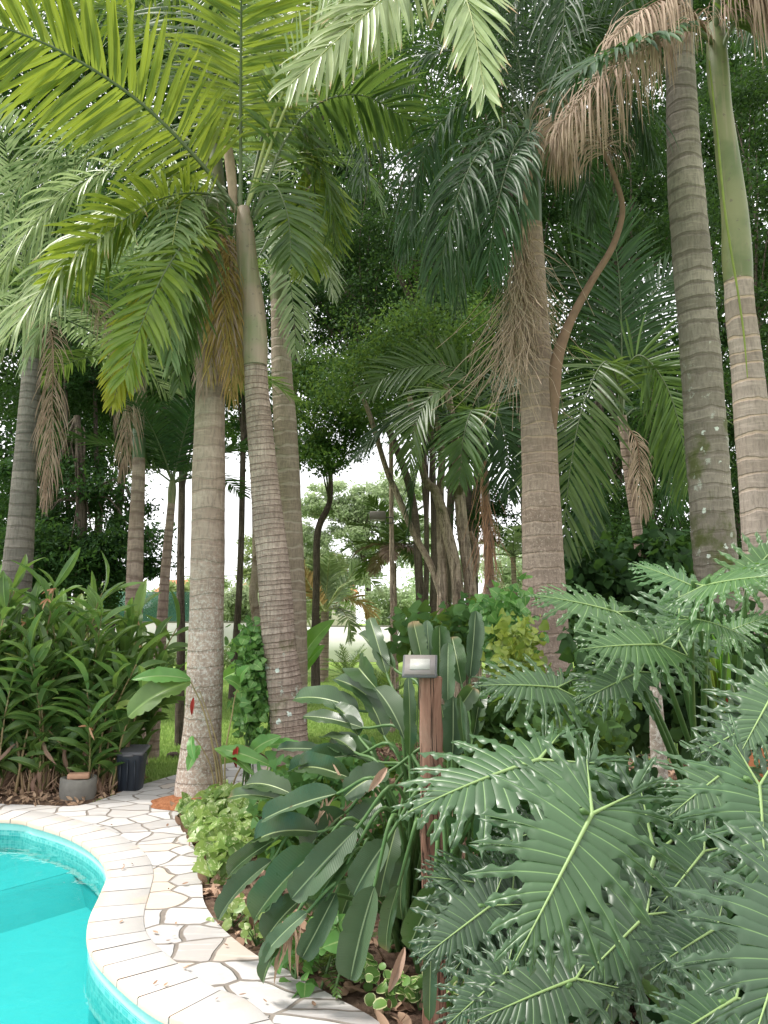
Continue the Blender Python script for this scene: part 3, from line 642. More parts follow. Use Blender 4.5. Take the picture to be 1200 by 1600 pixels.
hf([(390, 345, 0), (405, 300, -.2), (430, 290, -.4), (450, 340, -.5), (455, 410, -.5)], .45, 46, 1.0, .02, .25, 'mid', 13, nf=(0, -.5, .8), rr=.014)
hf([(384, 330, 0), (440, 150, -.3), (520, 20, -.9), (610, -70, -1.4), (690, -70, -1.9), (732, 10, -2.15), (757, 140, -2.3)], .66, 110, .55, .021, .2, 'palefront', 10, nf=(0, -1, .25), sp=(60, 20), rr=.02, rm='rachis_lt', lift=-.1, label='pale frond arching over the top and drooping with browned tips')
hf([(384, 330, 0), (470, 120, -.4), (600, -60, -1.0), (690, -90, -1.6), (640, -40, -2.0), (540, 50, -2.2), (455, 130, -2.3)], .6, 110, 1.3, .02, .45, 'palefront', 15, nf=(0, -1, .25), sp=(62, 25), rr=.018, rm='rachis_lt', lift=-.1, label='pale frond with a hanging fringe across the top')
hf([(384, 330, 0), (430, 130, .2), (480, -20, .5), (560, -90, .6), (640, -60, .6)], .8, 66, .8, .026, .2, 'hero', 11, nf=(0, .6, .8))
hf([(378, 330, 0), (330, 160, .5), (250, 30, .8), (130, -40, .9), (0, -40, 1)], .9, 66, .8, .026, .2, 'hero', 12, nf=(0, .6, .8))
hf([(378, 330, 0), (345, 200, .3), (310, 60, .5), (270, -60, .7), (200, -140, .8)], .9, 66, .8, .026, .2, 'mid', 14, nf=(0, .8, .5))
# new spear sheath
mb = MB(); mb.tube([at(366, 330, YH+.05), at(362, 280, YH+.05), at(356, 230, YH+.03), at(350, 195, YH)], [.035, .05, .045, .012], 10, .5, ncurve=14); mb.build('spathe', M['strand'], r0)['label'] = 'pinkish folded spathe standing in the crown'
strands(r0, 'fibre', [at(380, 330, YH-.1), at(320, 300, YH-.3)], .9, 9, seed=3, rad=.0015, sway=.01)

def palm_simple(label, base, tpts, widths, mat, cat='palm tree', sp=.1, seed=0, flare=0., group=None, name='palm_tree', bump=.02, sides=24, fl=.5):
    r = thing(name, label, cat, base, group)
    pts = [at(*p) for p in tpts]; rad = [w_*p[2]/F/2 for w_, p in zip(widths, tpts)]
    trunk(r, [base]+pts, [rad[0]]+rad, mat, sp=sp, seed=seed, flare=flare, bump=bump, sides=sides, fl=fl); return r

# --- stout pale palm at the path
B = gnd(309, 1254, ZD); Y = B[1]+.1
r = thing('palm_tree', 'stout pale palm with speckled lower trunk rising from red soil on the paving', 'palm tree', B)
up_ = [(B[0], Y, 0), at(311, 1215, Y), at(317, 1130, Y), at(321, 1040, Y), at(323, 950, Y), at(325, 850, Y), at(326, 760, Y), at(328, 650, Y), at(331, 560, Y), at(333, 430, Y)]
trunk(r, up_, [rp(68, Y), rp(63, Y), rp(56, Y), rp(54, Y), rp(53, Y), rp(52, Y), rp(51, Y), rp(48, Y), rp(45, Y), rp(42, Y)], 't_main', 'trunk', sp=.15, seed=5, bump=.012, flare=.28, fl=.16)
shaft(r, [at(333, 440, Y), at(334, 380, Y), at(335, 300, Y), at(335, 230, Y)], [rp(44, Y), rp(46, Y), rp(38, Y), rp(22, Y)], 'shaft')
for i, (P, Lf, mt, sd) in enumerate([
    ([(335, 240, Y), (270, 250, Y-.3), (190, 320, Y-.5), (110, 430, Y-.7), (40, 560, Y-.8)], .55, 'pale', 1),
    ([(335, 240, Y), (240, 300, Y-.2), (160, 340, Y-.4), (90, 410, Y-.5), (15, 500, Y-.6), (-30, 600, Y-.6)], .6, 'pale', 2),
    ([(335, 240, Y), (240, 200, Y+.2), (150, 230, Y+.3), (80, 320, Y+.3), (45, 440, Y+.3)], .6, 'pale', 3),
    ([(335, 240, Y), (220, 190, Y), (90, 230, Y), (0, 330, Y), (-60, 430, Y)], .6, 'pale', 4),
    ([(335, 240, Y), (250, 290, Y-.5), (165, 350, Y-.9), (85, 430, Y-1.1), (10, 530, Y-1.2)], .6, 'palefront', 21),
    ([(335, 240, Y), (230, 250, Y-.2), (120, 290, Y-.4), (30, 380, Y-.5), (-20, 480, Y-.5)], .6, 'palefront', 22),
    ([(335, 260, Y), (290, 300, Y-.5), (270, 380, Y-.8), (265, 470, Y-.8), (268, 560, Y-.8)], .5, 'pale', 5),
    ([(335, 260, Y), (320, 330, Y-.5), (300, 430, Y-.6), (285, 520, Y-.6), (280, 600, Y-.6)], .45, 'mid', 6),
    ([(335, 240, Y), (400, 180, Y), (470, 200, Y), (510, 280, Y), (525, 380, Y)], .6, 'mid', 7),
    ([(335, 230, Y), (390, 80, Y+.3), (460, 20, Y+.5), (540, 40, Y+.6), (600, 120, Y+.6)], .65, 'hero', 8),
    ([(335, 230, Y), (280, 90, Y+.3), (200, 20, Y+.6), (100, 10, Y+.8), (20, 60, Y+.9)], .65, 'mid', 9)]):
    frond(r, [at(*p) for p in P], Lf*1.1, 84, 1.7, .014, .15, (0, -.2, 1), (62, 25), .1, mat=mt, seed=sd+40, seg=6, jit=.3, rmat='rachis_lt' if mt == 'pale' else 'rachis')
for i in range(6):
    x = [345, 352, 338, 362, 330, 358][i]; frond(r, [at(340, 330, Y-.12), at(x, 400, Y-.22), at(x+3, 480, Y-.25), at(x+[0, 6, -8, 10, -14, 4][i], 560+i*12, Y-.25)], .45, 60, 3.0, .007, .15, (0, -1, .2), (50, 15), .2, mat=['deadyel', 'dead', 'deadyel'][i % 3], rmat='rachis_dead', seed=60+i, name='dead_frond', jit=.4)

# --- palm right behind the leaning one
B = gnd(458, 1160); Y = B[1]
r = thing('palm_tree', 'pale straight palm standing directly behind the leaning cracked palm', 'palm tree', B)
tp = [at(461, 1000, Y), at(455, 850, Y), at(448, 700, Y), at(441, 590, Y), at(436, 470, Y)]
trunk(r, [B]+tp, [rp(42, Y), rp(38, Y), rp(38, Y), rp(37, Y), rp(34, Y), rp(26, Y)], 't_pale', sp=.17, seed=7)
shaft(r, [at(436, 472, Y), at(435, 430, Y), at(433, 380, Y), at(432, 330, Y)], [rp(27, Y), rp(28, Y), rp(24, Y), rp(14, Y)], 'shaft')
for i, P in enumerate([[(432, 340, Y), (440, 360, Y-.5), (452, 430, Y-.6), (460, 500, Y-.6), (462, 550, Y-.6)], [(432, 340, Y), (470, 330, Y-.2), (505, 390, Y-.3), (520, 460, Y-.3)], [(432, 340, Y), (480, 260, Y), (560, 260, Y), (600, 330, Y)], [(432, 340, Y), (400, 260, Y+.2), (350, 230, Y+.3), (280, 270, Y+.4)], [(432, 340, Y), (450, 200, Y), (520, 120, Y), (600, 120, Y)], [(432, 340, Y), (415, 380, Y-.4), (385, 440, Y-.5), (365, 520, Y-.5)]]):
    frond(r, [at(*p) for p in P], .5, 48, 1.0, .019, .15, (0, -.2, 1), (64, 26), .1, mat=['pale', 'pale', 'mid', 'mid', 'mid', 'mid'][i], seed=80+i)

# --- slim palm with green shaft
B = gnd(205, 1198); Y = B[1]+.1
r = thing('palm_tree', 'slim palm with deep green crownshaft behind the left bushes and black bin', 'palm tree', B)
trunk(r, [B]+[at(206, 1150, Y), at(208, 1000, Y), at(212, 850, Y), at(216, 760, Y), at(217, 716, Y)], [rp(48, Y), rp(40, Y), rp(28, Y), rp(24, Y), rp(21, Y), rp(19, Y)], 't_thin', sp=.15, seed=8)
shaft(r, [at(217, 718, Y), at(218, 660, Y), at(219, 600, Y), at(220, 560, Y)], [rp(19, Y), rp(20, Y), rp(17, Y), rp(11, Y)], 'shaftdeep')
autofronds(r, at(220, 560, Y), 9, 2.0, 'mid', 11, (.1, 1.2), .9, .5, .3, wd=.018)
frond(r, [at(220, 560, Y), at(170, 480, Y-.3), at(135, 460, Y-.4), at(190, 540, Y-.45), at(200, 640, Y-.45), at(192, 730, Y-.45)], .6, 110, 3.6, .006, .3, (0, -1, .2), (50, 15), .1, mat='dead', rmat='rachis_dead', seed=90, name='dead_frond', jit=1.2, label='dried brown frond hanging left of the green crownshaft')
# --- thin leaning palm
B = gnd(236, 1186); Y = B[1]
r = thing('palm_tree', 'thin palm leaning right with a small open crown, dark mossy foot on the lawn', 'palm tree', B)
trunk(r, [B]+[at(240, 1130, Y), at(251, 1000, Y), at(258, 900, Y), at(265, 820, Y), at(268, 785, Y)], [rp(24, Y), rp(21, Y), rp(17, Y), rp(15, Y), rp(13, Y), rp(12, Y)], 't_thin', sp=.1, seed=9)
shaft(r, [at(268, 787, Y), at(269, 765, Y), at(270, 745, Y)], [rp(12, Y), rp(13, Y), rp(7, Y)], 'shaft')
autofronds(r, at(270, 755, Y), 9, 1.5, 'dark', 12, (.35, 1.3), .8, .42, 1.2, wd=.016)
# --- left grey palm
B = np.array([at(12, 1100, 9.2)[0], 9.2, 0]); Y = 9.2
r = thing('palm_tree', 'grey palm at the left edge rising behind the ginger bushes', 'palm tree', B)
trunk(r, [B]+[at(18, 1000, Y), at(28, 880, Y), at(36, 780, Y), at(42, 690, Y), at(48, 600, Y), at(50, 560, Y)], [rp(54, Y), rp(50, Y), rp(44, Y), rp(38, Y), rp(34, Y), rp(30, Y), rp(28, Y)], 't_left', sp=.12, seed=10)
shaft(r, [at(50, 562, Y), at(52, 520, Y), at(53, 470, Y)], [rp(30, Y), rp(31, Y), rp(17, Y)], 'shaft')
autofronds(r, at(53, 480, Y), 10, 2.6, 'pale', 13, (-.1, 1.1), 1.1, .6, .6, wd=.019)
frond(r, [at(53, 480, Y), at(80, 520, Y-.3), at(82, 600, Y-.4), at(78, 700, Y-.4), at(72, 780, Y-.4)], .6, 100, 3.4, .006, .1, (0, -1, .2), (40, 15), .1, mat='dead', rmat='rachis_dead', seed=91, name='dead_frond', jit=1.2)

# --- big palm right of centre
Y = 7.9; B = np.array([at(862, 1100, Y)[0], Y, 0])
r = thing('palm_tree', 'thick brown banded palm right of centre with a dry hanging flower stalk', 'palm tree', B)
trunk(r, [B]+[at(858, 1100, Y), at(853, 980, Y), at(848, 850, Y), at(843, 700, Y), at(838, 560, Y), at(833, 440, Y), at(830, 350, Y)], [rp(84, Y), rp(80, Y), rp(69, Y), rp(63, Y), rp(57, Y), rp(50, Y), rp(42, Y), rp(36, Y)], 't_big', sp=.15, seed=14)
shaft(r, [at(830, 352, Y), at(828, 300, Y), at(826, 240, Y), at(825, 190, Y)], [rp(36, Y), rp(38, Y), rp(30, Y), rp(16, Y)], 'shaftdeep')
for i, (P, Lf, dr) in enumerate([
    ([(825, 200, Y), (780, 200, Y-.3), (735, 260, Y-.6), (705, 340, Y-.7), (685, 440, Y-.7)], .75, 1.6),
    ([(825, 200, Y), (770, 150, Y), (700, 180, Y), (655, 260, Y), (635, 380, Y)], .75, 1.6),
    ([(825, 200, Y), (800, 240, Y-.6), (775, 330, Y-.8), (762, 420, Y-.8)], .65, 1.5),
    ([(825, 190, Y), (760, 90, Y+.3), (660, 90, Y+.5), (590, 170, Y+.5), (560, 290, Y+.5)], .75, 1.3),
    ([(825, 190, Y), (870, 120, Y-.3), (930, 110, Y-.5), (990, 160, Y-.6), (1020, 230, Y-.6)], .7, 1.5),
    ([(825, 190, Y), (880, 60, Y), (960, 30, Y), (1040, 90, Y)], .7, 1.3),
    ([(825, 190, Y), (800, 60, Y), (740, -20, Y), (640, -20, Y)], .7, 1.2),
    ([(825, 190, Y), (850, 40, Y+.2), (900, -40, Y+.3), (980, -60, Y+.3)], .7, 1.2),
    ([(825, 200, Y), (865, 190, Y+.5), (905, 250, Y+.7), (925, 340, Y+.7)], .65, 1.5),
    ([(825, 200, Y), (790, 180, Y+.6), (740, 250, Y+.8), (720, 360, Y+.8), (715, 470, Y+.8)], .7, 1.6)]):
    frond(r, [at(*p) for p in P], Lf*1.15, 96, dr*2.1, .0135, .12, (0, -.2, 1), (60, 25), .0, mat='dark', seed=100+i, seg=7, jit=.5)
strands(r, 'flower_stalk', [at(822, 345, Y-.25), at(812, 400, Y-.32), at(806, 450, Y-.35), at(803, 510, Y-.35)], 1.05, 330, seed=4, rad=.005, sway=.11, label='dry brown branching flower stalk hanging against the trunk')
mb = MB(); mb.tube([at(828, 262, Y-.1), at(826, 280, Y-.2), at(820, 320, Y-.3), at(812, 420, Y-.3)], [.035, .045, .03, .01], 8, .5, ncurve=16); mb.build('stalk_stem', M['strand'], r)
# snagged dead frond with curving stripped stalk
B2 = at(868, 668, Y-.3)
r2 = thing('dead_palm_frond', 'fallen dead frond snagged by its curved brown stalk against the thick banded palm', 'dead frond', B2)
mb = MB(); Yd = Y-.35
cp = [(868, 670, Yd), (868, 620, Yd), (872, 560, Yd), (893, 500, Yd), (925, 440, Yd), (958, 385, Yd), (973, 330, Yd), (962, 280, Yd), (945, 240, Yd)]
mb.tube([at(*p) for p in cp], [.012, .05, .062, .045, .037, .033, .028, .024, .02], 10, .5, ncurve=60, warp=.15); mb.build('stalk', M['rachis_dead'], r2)
frond(r2, [at(945, 240, Yd), at(930, 205, Yd), at(912, 180, Yd-.1), at(890, 180, Yd-.1), at(868, 215, Yd-.1)], .9, 100, 9, .009, .0, (0, -1, .3), (70, 40), -.3, mat='dead', rmat='rachis_dead', seed=120, jit=.5, name='blade')

# --- tall grey palm
Y = 7.6; B = np.array([at(1140, 1150, Y)[0], Y, 0])
r = thing('palm_tree', 'tall grey palm with dark rings, moss and lichen, its crown above the picture', 'palm tree', B)
trunk(r, [B]+[at(1136, 1080, Y), at(1127, 960, Y), at(1117, 860, Y), at(1106, 720, Y), at(1095, 560, Y), at(1081, 400, Y), at(1070, 260, Y), at(1064, 120, Y), at(1058, -60, Y), at(1052, -180, Y)], [rp(84, Y), rp(78, Y), rp(70, Y), rp(66, Y), rp(64, Y), rp(62, Y), rp(60, Y), rp(56, Y), rp(48, Y), rp(44, Y), rp(40, Y)], 't_grey', sp=.17, seed=15, bump=.03)
shaft(r, [at(1052, -182, Y), at(1050, -300, Y), at(1049, -380, Y)], [rp(44, Y), rp(40, Y), rp(20, Y)], 'shaft')
for i, P in enumerate([[(1049, -360, Y), (900, -300, Y), (780, -120, Y-.3), (720, 30, Y-.4)], [(1049, -360, Y), (960, -300, Y-.4), (900, -130, Y-.7), (880, 40, Y-.7), (875, 150, Y-.7)], [(1049, -360, Y), (1100, -280, Y-.5), (1180, -130, Y-.6), (1230, 50, Y-.6)], [(1049, -360, Y), (1010, -260, Y-.6), (985, -100, Y-.8), (975, 60, Y-.8)], [(1049, -360, Y), (950, -240, Y+.5), (840, -100, Y+.6), (790, 60, Y+.6)], [(1049, -360, Y), (1120, -280, Y+.5), (1170, -100, Y+.8), (1180, 60, Y+.8)]]):
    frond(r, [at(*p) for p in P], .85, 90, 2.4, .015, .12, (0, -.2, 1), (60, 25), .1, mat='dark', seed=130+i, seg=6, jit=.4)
# --- right palm with green shaft
Y = 6.4; B = np.array([at(1215, 1150, Y)[0], Y, 0])
r = thing('palm_tree', 'palm at the right edge with long green crownshaft and tan banded trunk', 'palm tree', B)
trunk(r, [B]+[at(1206, 1050, Y), at(1196, 900, Y), at(1186, 780, Y), at(1177, 680, Y), at(1167, 570, Y), at(1157, 490, Y), at(1154, 438, Y)], [rp(80, Y), rp(74, Y), rp(63, Y), rp(57, Y), rp(53, Y), rp(49, Y), rp(46, Y), rp(45, Y)], 't_ringed', sp=.16, seed=16, bump=.02)
shaft(r, [at(1154, 440, Y), at(1152, 400, Y), at(1148, 330, Y), at(1138, 250, Y), at(1128, 170, Y), at(1122, 110, Y), at(1118, 40, Y)], [rp(45, Y), rp(47, Y), rp(42, Y), rp(38, Y), rp(33, Y), rp(36, Y), rp(30, Y)], 'shaft')
mb = MB(); mb.tube([at(1108, 95, Y-.13), at(1120, 200, Y-.12), at(1133, 330, Y-.15), at(1152, 450, Y-.145), at(1162, 520, Y-.145), at(1168, 590, Y-.15)], [.006, .009, .01, .009, .008, .004], 6, .5, ncurve=40); mb.build('split_leaf_edge', M['vineyel'], r)['label'] = 'thin yellow strip running down the green crownshaft'
for i, (P, mt, rm) in enumerate([
    ([(1118, 70, Y), (1080, 45, Y-.3), (1020, 60, Y-.5), (950, 85, Y-.7), (880, 130, Y-.8)], 'dark', 'rachis'),
    ([(1125, 110, Y), (1135, 60, Y-.1), (1165, 15, Y-.2), (1230, -40, Y-.3), (1300, -20, Y-.3)], 'mid', 'rachis'),
    ([(1118, 60, Y), (1110, -60, Y), (1060, -160, Y), (980, -160, Y)], 'mid', 'rachis'),
    ([(1118, 60, Y), (1130, -100, Y-.5), (1140, -220, Y-1), (1150, -300, Y-1.6)], 'mid', 'rachis')]):
    frond(r, [at(*p) for p in P], .6, 56, 1.7, .02, .25, (0, -.2, 1), (64, 28), .1, mat=mt, rmat=rm, seed=140+i, rr=.028)
for i, P in enumerate([[(1112, 60, Y-.1), (1080, 20, Y-.3), (1040, 0, Y-.4), (1000, 20, Y-.45), (960, 60, Y-.5)], [(1112, 40, Y+.1), (1070, 30, Y+.1), (1000, 70, Y), (930, 130, Y), (880, 190, Y)], [(1125, 40, Y-.1), (1150, -20, Y-.3), (1180, -30, Y-.4), (1215, 0, Y-.4)]]):
    frond(r, [at(*p) for p in P], .85, 80, 9, .008, .1, (0, -.6, 1), (70, 35), -.3, mat='dead', rmat='rachis_dead', seed=150+i, name='dead_frond', jit=.5, seg=6, label=['dead frond fringe hanging over the grey trunk', 'dead brown frond reaching left with hanging leaflets', 'dead frond hanging at the top right corner'][i])
# --- small understory palms
Y = 10; B = np.array([at(1012, 1000, Y)[0], Y, 0])
r = thing('palm_tree', 'young thin palm between the banded and the grey palm, with broad dark hanging fronds', 'palm tree', B)
trunk(r, [B]+[at(1003, 900, Y), at(996, 830, Y), at(985, 760, Y), at(977, 700, Y), at(972, 650, Y)], [rp(20, Y), rp(18, Y), rp(16, Y), rp(15, Y), rp(15, Y), rp(14, Y)], 't_thin', sp=.09, seed=17)
for i, (P, Lf) in enumerate([([(972, 655, Y), (965, 600, Y-.3), (945, 565, Y-.6), (912, 630, Y-.9), (890, 740, Y-1), (880, 850, Y-1)], .95), ([(972, 655, Y), (975, 590, Y-.3), (1000, 555, Y-.5), (1040, 600, Y-.7), (1065, 680, Y-.8), (1075, 760, Y-.8)], .85), ([(972, 655, Y), (990, 520, Y+.3), (1040, 440, Y+.4), (1100, 450, Y+.4)], .8), ([(972, 655, Y), (950, 500, Y+.3), (900, 420, Y+.4), (850, 430, Y+.4), (800, 500, Y+.4)], .8), ([(972, 655, Y), (970, 480, Y), (960, 380, Y), (930, 300, Y)], .8), ([(972, 655, Y), (1000, 640, Y+.5), (1040, 700, Y+.8), (1050, 800, Y+.9)], .7), ([(972, 655, Y), (940, 660, Y+.5), (920, 740, Y+.8), (930, 840, Y+.8)], .7)]):
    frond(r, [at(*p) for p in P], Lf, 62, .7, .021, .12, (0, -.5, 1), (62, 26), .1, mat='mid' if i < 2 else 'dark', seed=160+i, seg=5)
frond(r, [at(975, 660, Y-.1), at(995, 690, Y-.2), at(1000, 740, Y-.2), at(1005, 800, Y-.2)], .45, 60, 3, .007, .1, (0, -1, .2), (45, 15), .1, mat='dead', rmat='rachis_dead', seed=171, name='dead_frond', jit=.5)
Y = 11; B = np.array([at(768, 1000, Y)[0], Y, 0])
r = thing('palm_tree', 'slender palm with reddish peeling fibres beside the pale multi-stemmed tree', 'palm tree', B)
trunk(r, [B]+[at(766, 940, Y), at(763, 860, Y), at(759, 780, Y), at(755, 720, Y)], [rp(20, Y), rp(17, Y), rp(14, Y), rp(14, Y), rp(13, Y)], 't_thin', sp=.09, seed=18)
shaft(r, [at(755, 722, Y), at(753, 700, Y), at(752, 680, Y)], [rp(14, Y), rp(14, Y), rp(8, Y)], 'shaft')
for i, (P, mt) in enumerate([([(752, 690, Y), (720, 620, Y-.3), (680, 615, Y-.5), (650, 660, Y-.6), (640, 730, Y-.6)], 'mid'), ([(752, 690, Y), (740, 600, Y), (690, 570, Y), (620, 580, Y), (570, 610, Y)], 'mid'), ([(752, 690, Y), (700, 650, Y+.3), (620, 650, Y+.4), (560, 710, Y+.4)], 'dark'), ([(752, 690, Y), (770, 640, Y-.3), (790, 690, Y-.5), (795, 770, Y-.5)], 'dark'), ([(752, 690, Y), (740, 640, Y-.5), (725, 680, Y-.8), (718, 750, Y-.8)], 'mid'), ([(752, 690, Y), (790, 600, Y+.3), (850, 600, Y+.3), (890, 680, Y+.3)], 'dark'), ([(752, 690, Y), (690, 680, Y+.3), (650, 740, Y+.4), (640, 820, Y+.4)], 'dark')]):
    frond(r, [at(*p) for p in P], .65, 52, .9, .02, .12, (0, -.4, 1), (62, 26), .1, mat=mt, seed=180+i)
strands(r, 'fibre', [at(755, 715, Y-.12), at(768, 860, Y-.16)], 1.1, 60, mat='brick', seed=8, rad=.006, sway=.05, label='reddish brown peeling fibres down the trunk')

# ------------------------------------------------------------------ broadleaf trees
def limb(mb, P, R, n=16, sides=8): mb.tube(P, R, sides, rng.random(), ncurve=n, warp=.06)
def tree(label, base, tpts, wid, blobs, mat, nleaf, lsize, seed, barkm='bark', name='tree', group=None, clump=.33, cat='tree', asp=.42, flat=.3, limbs=None):
    """tpts px trunk control points; blobs: (px,py,Y,rx,ry) in px"""
    g = np.random.default_rng(seed); r = thing(name, label, cat, base, group)
    mb = MB(); T_ = [base]+[at(*p) for p in tpts]; R_ = [wid[0]*tpts[0][2]/F/2*1.15]+[w_*p[2]/F/2 for w_, p in zip(wid, tpts)]
    limb(mb, T_, R_, 40, 10); mb.build('trunk', M[barkm], r)
    top = T_[-1]; mbl = MB(); mc = MB()
    tot = sum(b[3]*b[4]*(b[2]**2) for b in blobs)
    for b in blobs:
        c = at(b[0], b[1], b[2]); k = b[2]/F; rx, rz = b[3]*k, b[4]*k; ry = min(rx, rz*1.2, 2.5)
        nn = int(nleaf*b[3]*b[4]*b[2]**2/tot); nc = max(6, int(46*clump/.33*math.sqrt(len(blobs))/len(blobs))+8)
        d = nrm(g.normal(size=(nc, 3)))*(g.random((nc, 1))**.45); cc = c+d*np.array([rx, ry, rz])
        st = T_[max(1, len(T_)-2)]
        for q in cc[::7]:
            mid = (top+q)/2+g.normal(size=3)*.12*rx; mid[2] -= .1*rz; limb(mbl, [top if g.random() < .6 else st, mid, q], [R_[-1]*.5, R_[-1]*.25, .006], 8, 5)
        w_ = g.integers(0, nc, nn); cr = g.random(nc)
        rad = clump*(rx*rz)**.5*g.uniform(.55, 1.25, nc)
        P = cc[w_]+g.normal(size=(nn, 3))*(rad[w_]*.55)[:, None]*np.array([1.15, 1.1, .62])
        leaves_mesh(P, g, lsize, flat, 'rhomb', rnd=cr[w_]*.8+.1, asp=asp, droop=.5, mb=mc)
    mbl.build('branch', M[barkm], r); mc.build('crown', M[mat], r); return r
def base_at(px, Y): return np.array([(px-600)/F*Y/CP*1.0, Y, 0])
G1 = 'dark trees behind the palms'
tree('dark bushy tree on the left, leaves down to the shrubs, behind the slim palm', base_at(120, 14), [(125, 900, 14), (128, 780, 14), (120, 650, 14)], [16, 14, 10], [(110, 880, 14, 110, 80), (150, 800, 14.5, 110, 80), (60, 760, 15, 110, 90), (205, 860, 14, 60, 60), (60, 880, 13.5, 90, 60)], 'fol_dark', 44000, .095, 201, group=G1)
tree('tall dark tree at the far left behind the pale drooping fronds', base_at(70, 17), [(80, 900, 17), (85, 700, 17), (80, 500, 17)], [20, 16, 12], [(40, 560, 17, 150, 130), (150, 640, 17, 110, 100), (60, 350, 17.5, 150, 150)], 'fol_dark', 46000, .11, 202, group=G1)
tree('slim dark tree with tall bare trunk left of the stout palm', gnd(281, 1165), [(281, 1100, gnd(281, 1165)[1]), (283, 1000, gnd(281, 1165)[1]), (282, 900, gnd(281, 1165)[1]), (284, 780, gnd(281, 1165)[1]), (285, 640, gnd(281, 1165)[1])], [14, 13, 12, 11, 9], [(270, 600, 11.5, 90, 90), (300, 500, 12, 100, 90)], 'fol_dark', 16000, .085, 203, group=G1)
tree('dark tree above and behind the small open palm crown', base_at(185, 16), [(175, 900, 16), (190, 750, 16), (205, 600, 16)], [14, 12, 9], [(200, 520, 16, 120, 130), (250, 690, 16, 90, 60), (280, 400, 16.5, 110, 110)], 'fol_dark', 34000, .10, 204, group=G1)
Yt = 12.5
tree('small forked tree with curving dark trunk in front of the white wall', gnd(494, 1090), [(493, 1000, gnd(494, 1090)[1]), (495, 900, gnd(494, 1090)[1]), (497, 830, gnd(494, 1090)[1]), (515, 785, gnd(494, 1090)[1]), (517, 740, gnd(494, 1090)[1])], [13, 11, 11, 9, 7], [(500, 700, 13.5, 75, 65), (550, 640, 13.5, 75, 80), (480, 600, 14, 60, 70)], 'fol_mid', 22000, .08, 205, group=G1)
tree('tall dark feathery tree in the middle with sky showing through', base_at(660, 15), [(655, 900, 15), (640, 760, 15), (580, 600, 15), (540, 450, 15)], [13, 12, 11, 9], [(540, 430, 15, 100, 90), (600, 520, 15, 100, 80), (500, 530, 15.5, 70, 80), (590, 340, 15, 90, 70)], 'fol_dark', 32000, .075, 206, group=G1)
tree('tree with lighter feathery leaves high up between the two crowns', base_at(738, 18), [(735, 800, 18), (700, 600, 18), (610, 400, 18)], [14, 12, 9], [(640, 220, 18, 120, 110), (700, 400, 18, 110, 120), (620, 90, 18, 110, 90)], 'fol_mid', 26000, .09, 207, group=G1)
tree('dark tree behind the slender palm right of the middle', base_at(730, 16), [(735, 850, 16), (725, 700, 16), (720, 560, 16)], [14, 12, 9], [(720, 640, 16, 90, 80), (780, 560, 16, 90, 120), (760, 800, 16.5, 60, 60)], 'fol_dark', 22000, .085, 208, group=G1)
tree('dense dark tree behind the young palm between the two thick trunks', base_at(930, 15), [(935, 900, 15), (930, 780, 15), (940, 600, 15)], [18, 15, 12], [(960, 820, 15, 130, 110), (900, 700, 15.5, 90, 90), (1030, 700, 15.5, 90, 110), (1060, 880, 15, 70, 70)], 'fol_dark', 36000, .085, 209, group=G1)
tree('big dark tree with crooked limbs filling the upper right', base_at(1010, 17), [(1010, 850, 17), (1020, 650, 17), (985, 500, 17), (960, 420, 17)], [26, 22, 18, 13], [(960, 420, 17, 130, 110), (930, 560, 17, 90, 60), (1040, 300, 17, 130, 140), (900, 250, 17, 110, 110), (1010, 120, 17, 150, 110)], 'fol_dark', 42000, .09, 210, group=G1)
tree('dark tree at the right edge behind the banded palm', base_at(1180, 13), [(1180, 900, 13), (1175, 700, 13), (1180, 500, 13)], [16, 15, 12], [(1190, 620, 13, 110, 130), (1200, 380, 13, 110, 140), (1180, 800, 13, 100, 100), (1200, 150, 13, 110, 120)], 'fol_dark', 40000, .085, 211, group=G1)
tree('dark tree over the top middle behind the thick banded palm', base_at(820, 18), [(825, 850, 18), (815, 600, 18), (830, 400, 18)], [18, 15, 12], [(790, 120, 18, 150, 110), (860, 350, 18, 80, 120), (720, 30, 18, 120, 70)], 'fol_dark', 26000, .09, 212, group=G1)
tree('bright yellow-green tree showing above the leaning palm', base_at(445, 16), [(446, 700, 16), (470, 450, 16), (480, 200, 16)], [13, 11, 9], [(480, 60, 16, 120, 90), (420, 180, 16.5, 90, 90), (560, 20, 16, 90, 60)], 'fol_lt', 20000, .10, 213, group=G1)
tree('dark tree filling in behind the crown of the stout palm', base_at(370, 17), [(375, 900, 17), (380, 700, 17), (385, 500, 17)], [10, 9, 8], [(400, 400, 17, 90, 110), (385, 560, 17, 70, 90), (410, 680, 17.5, 50, 50)], 'fol_dark', 18000, .09, 214, group=G1)
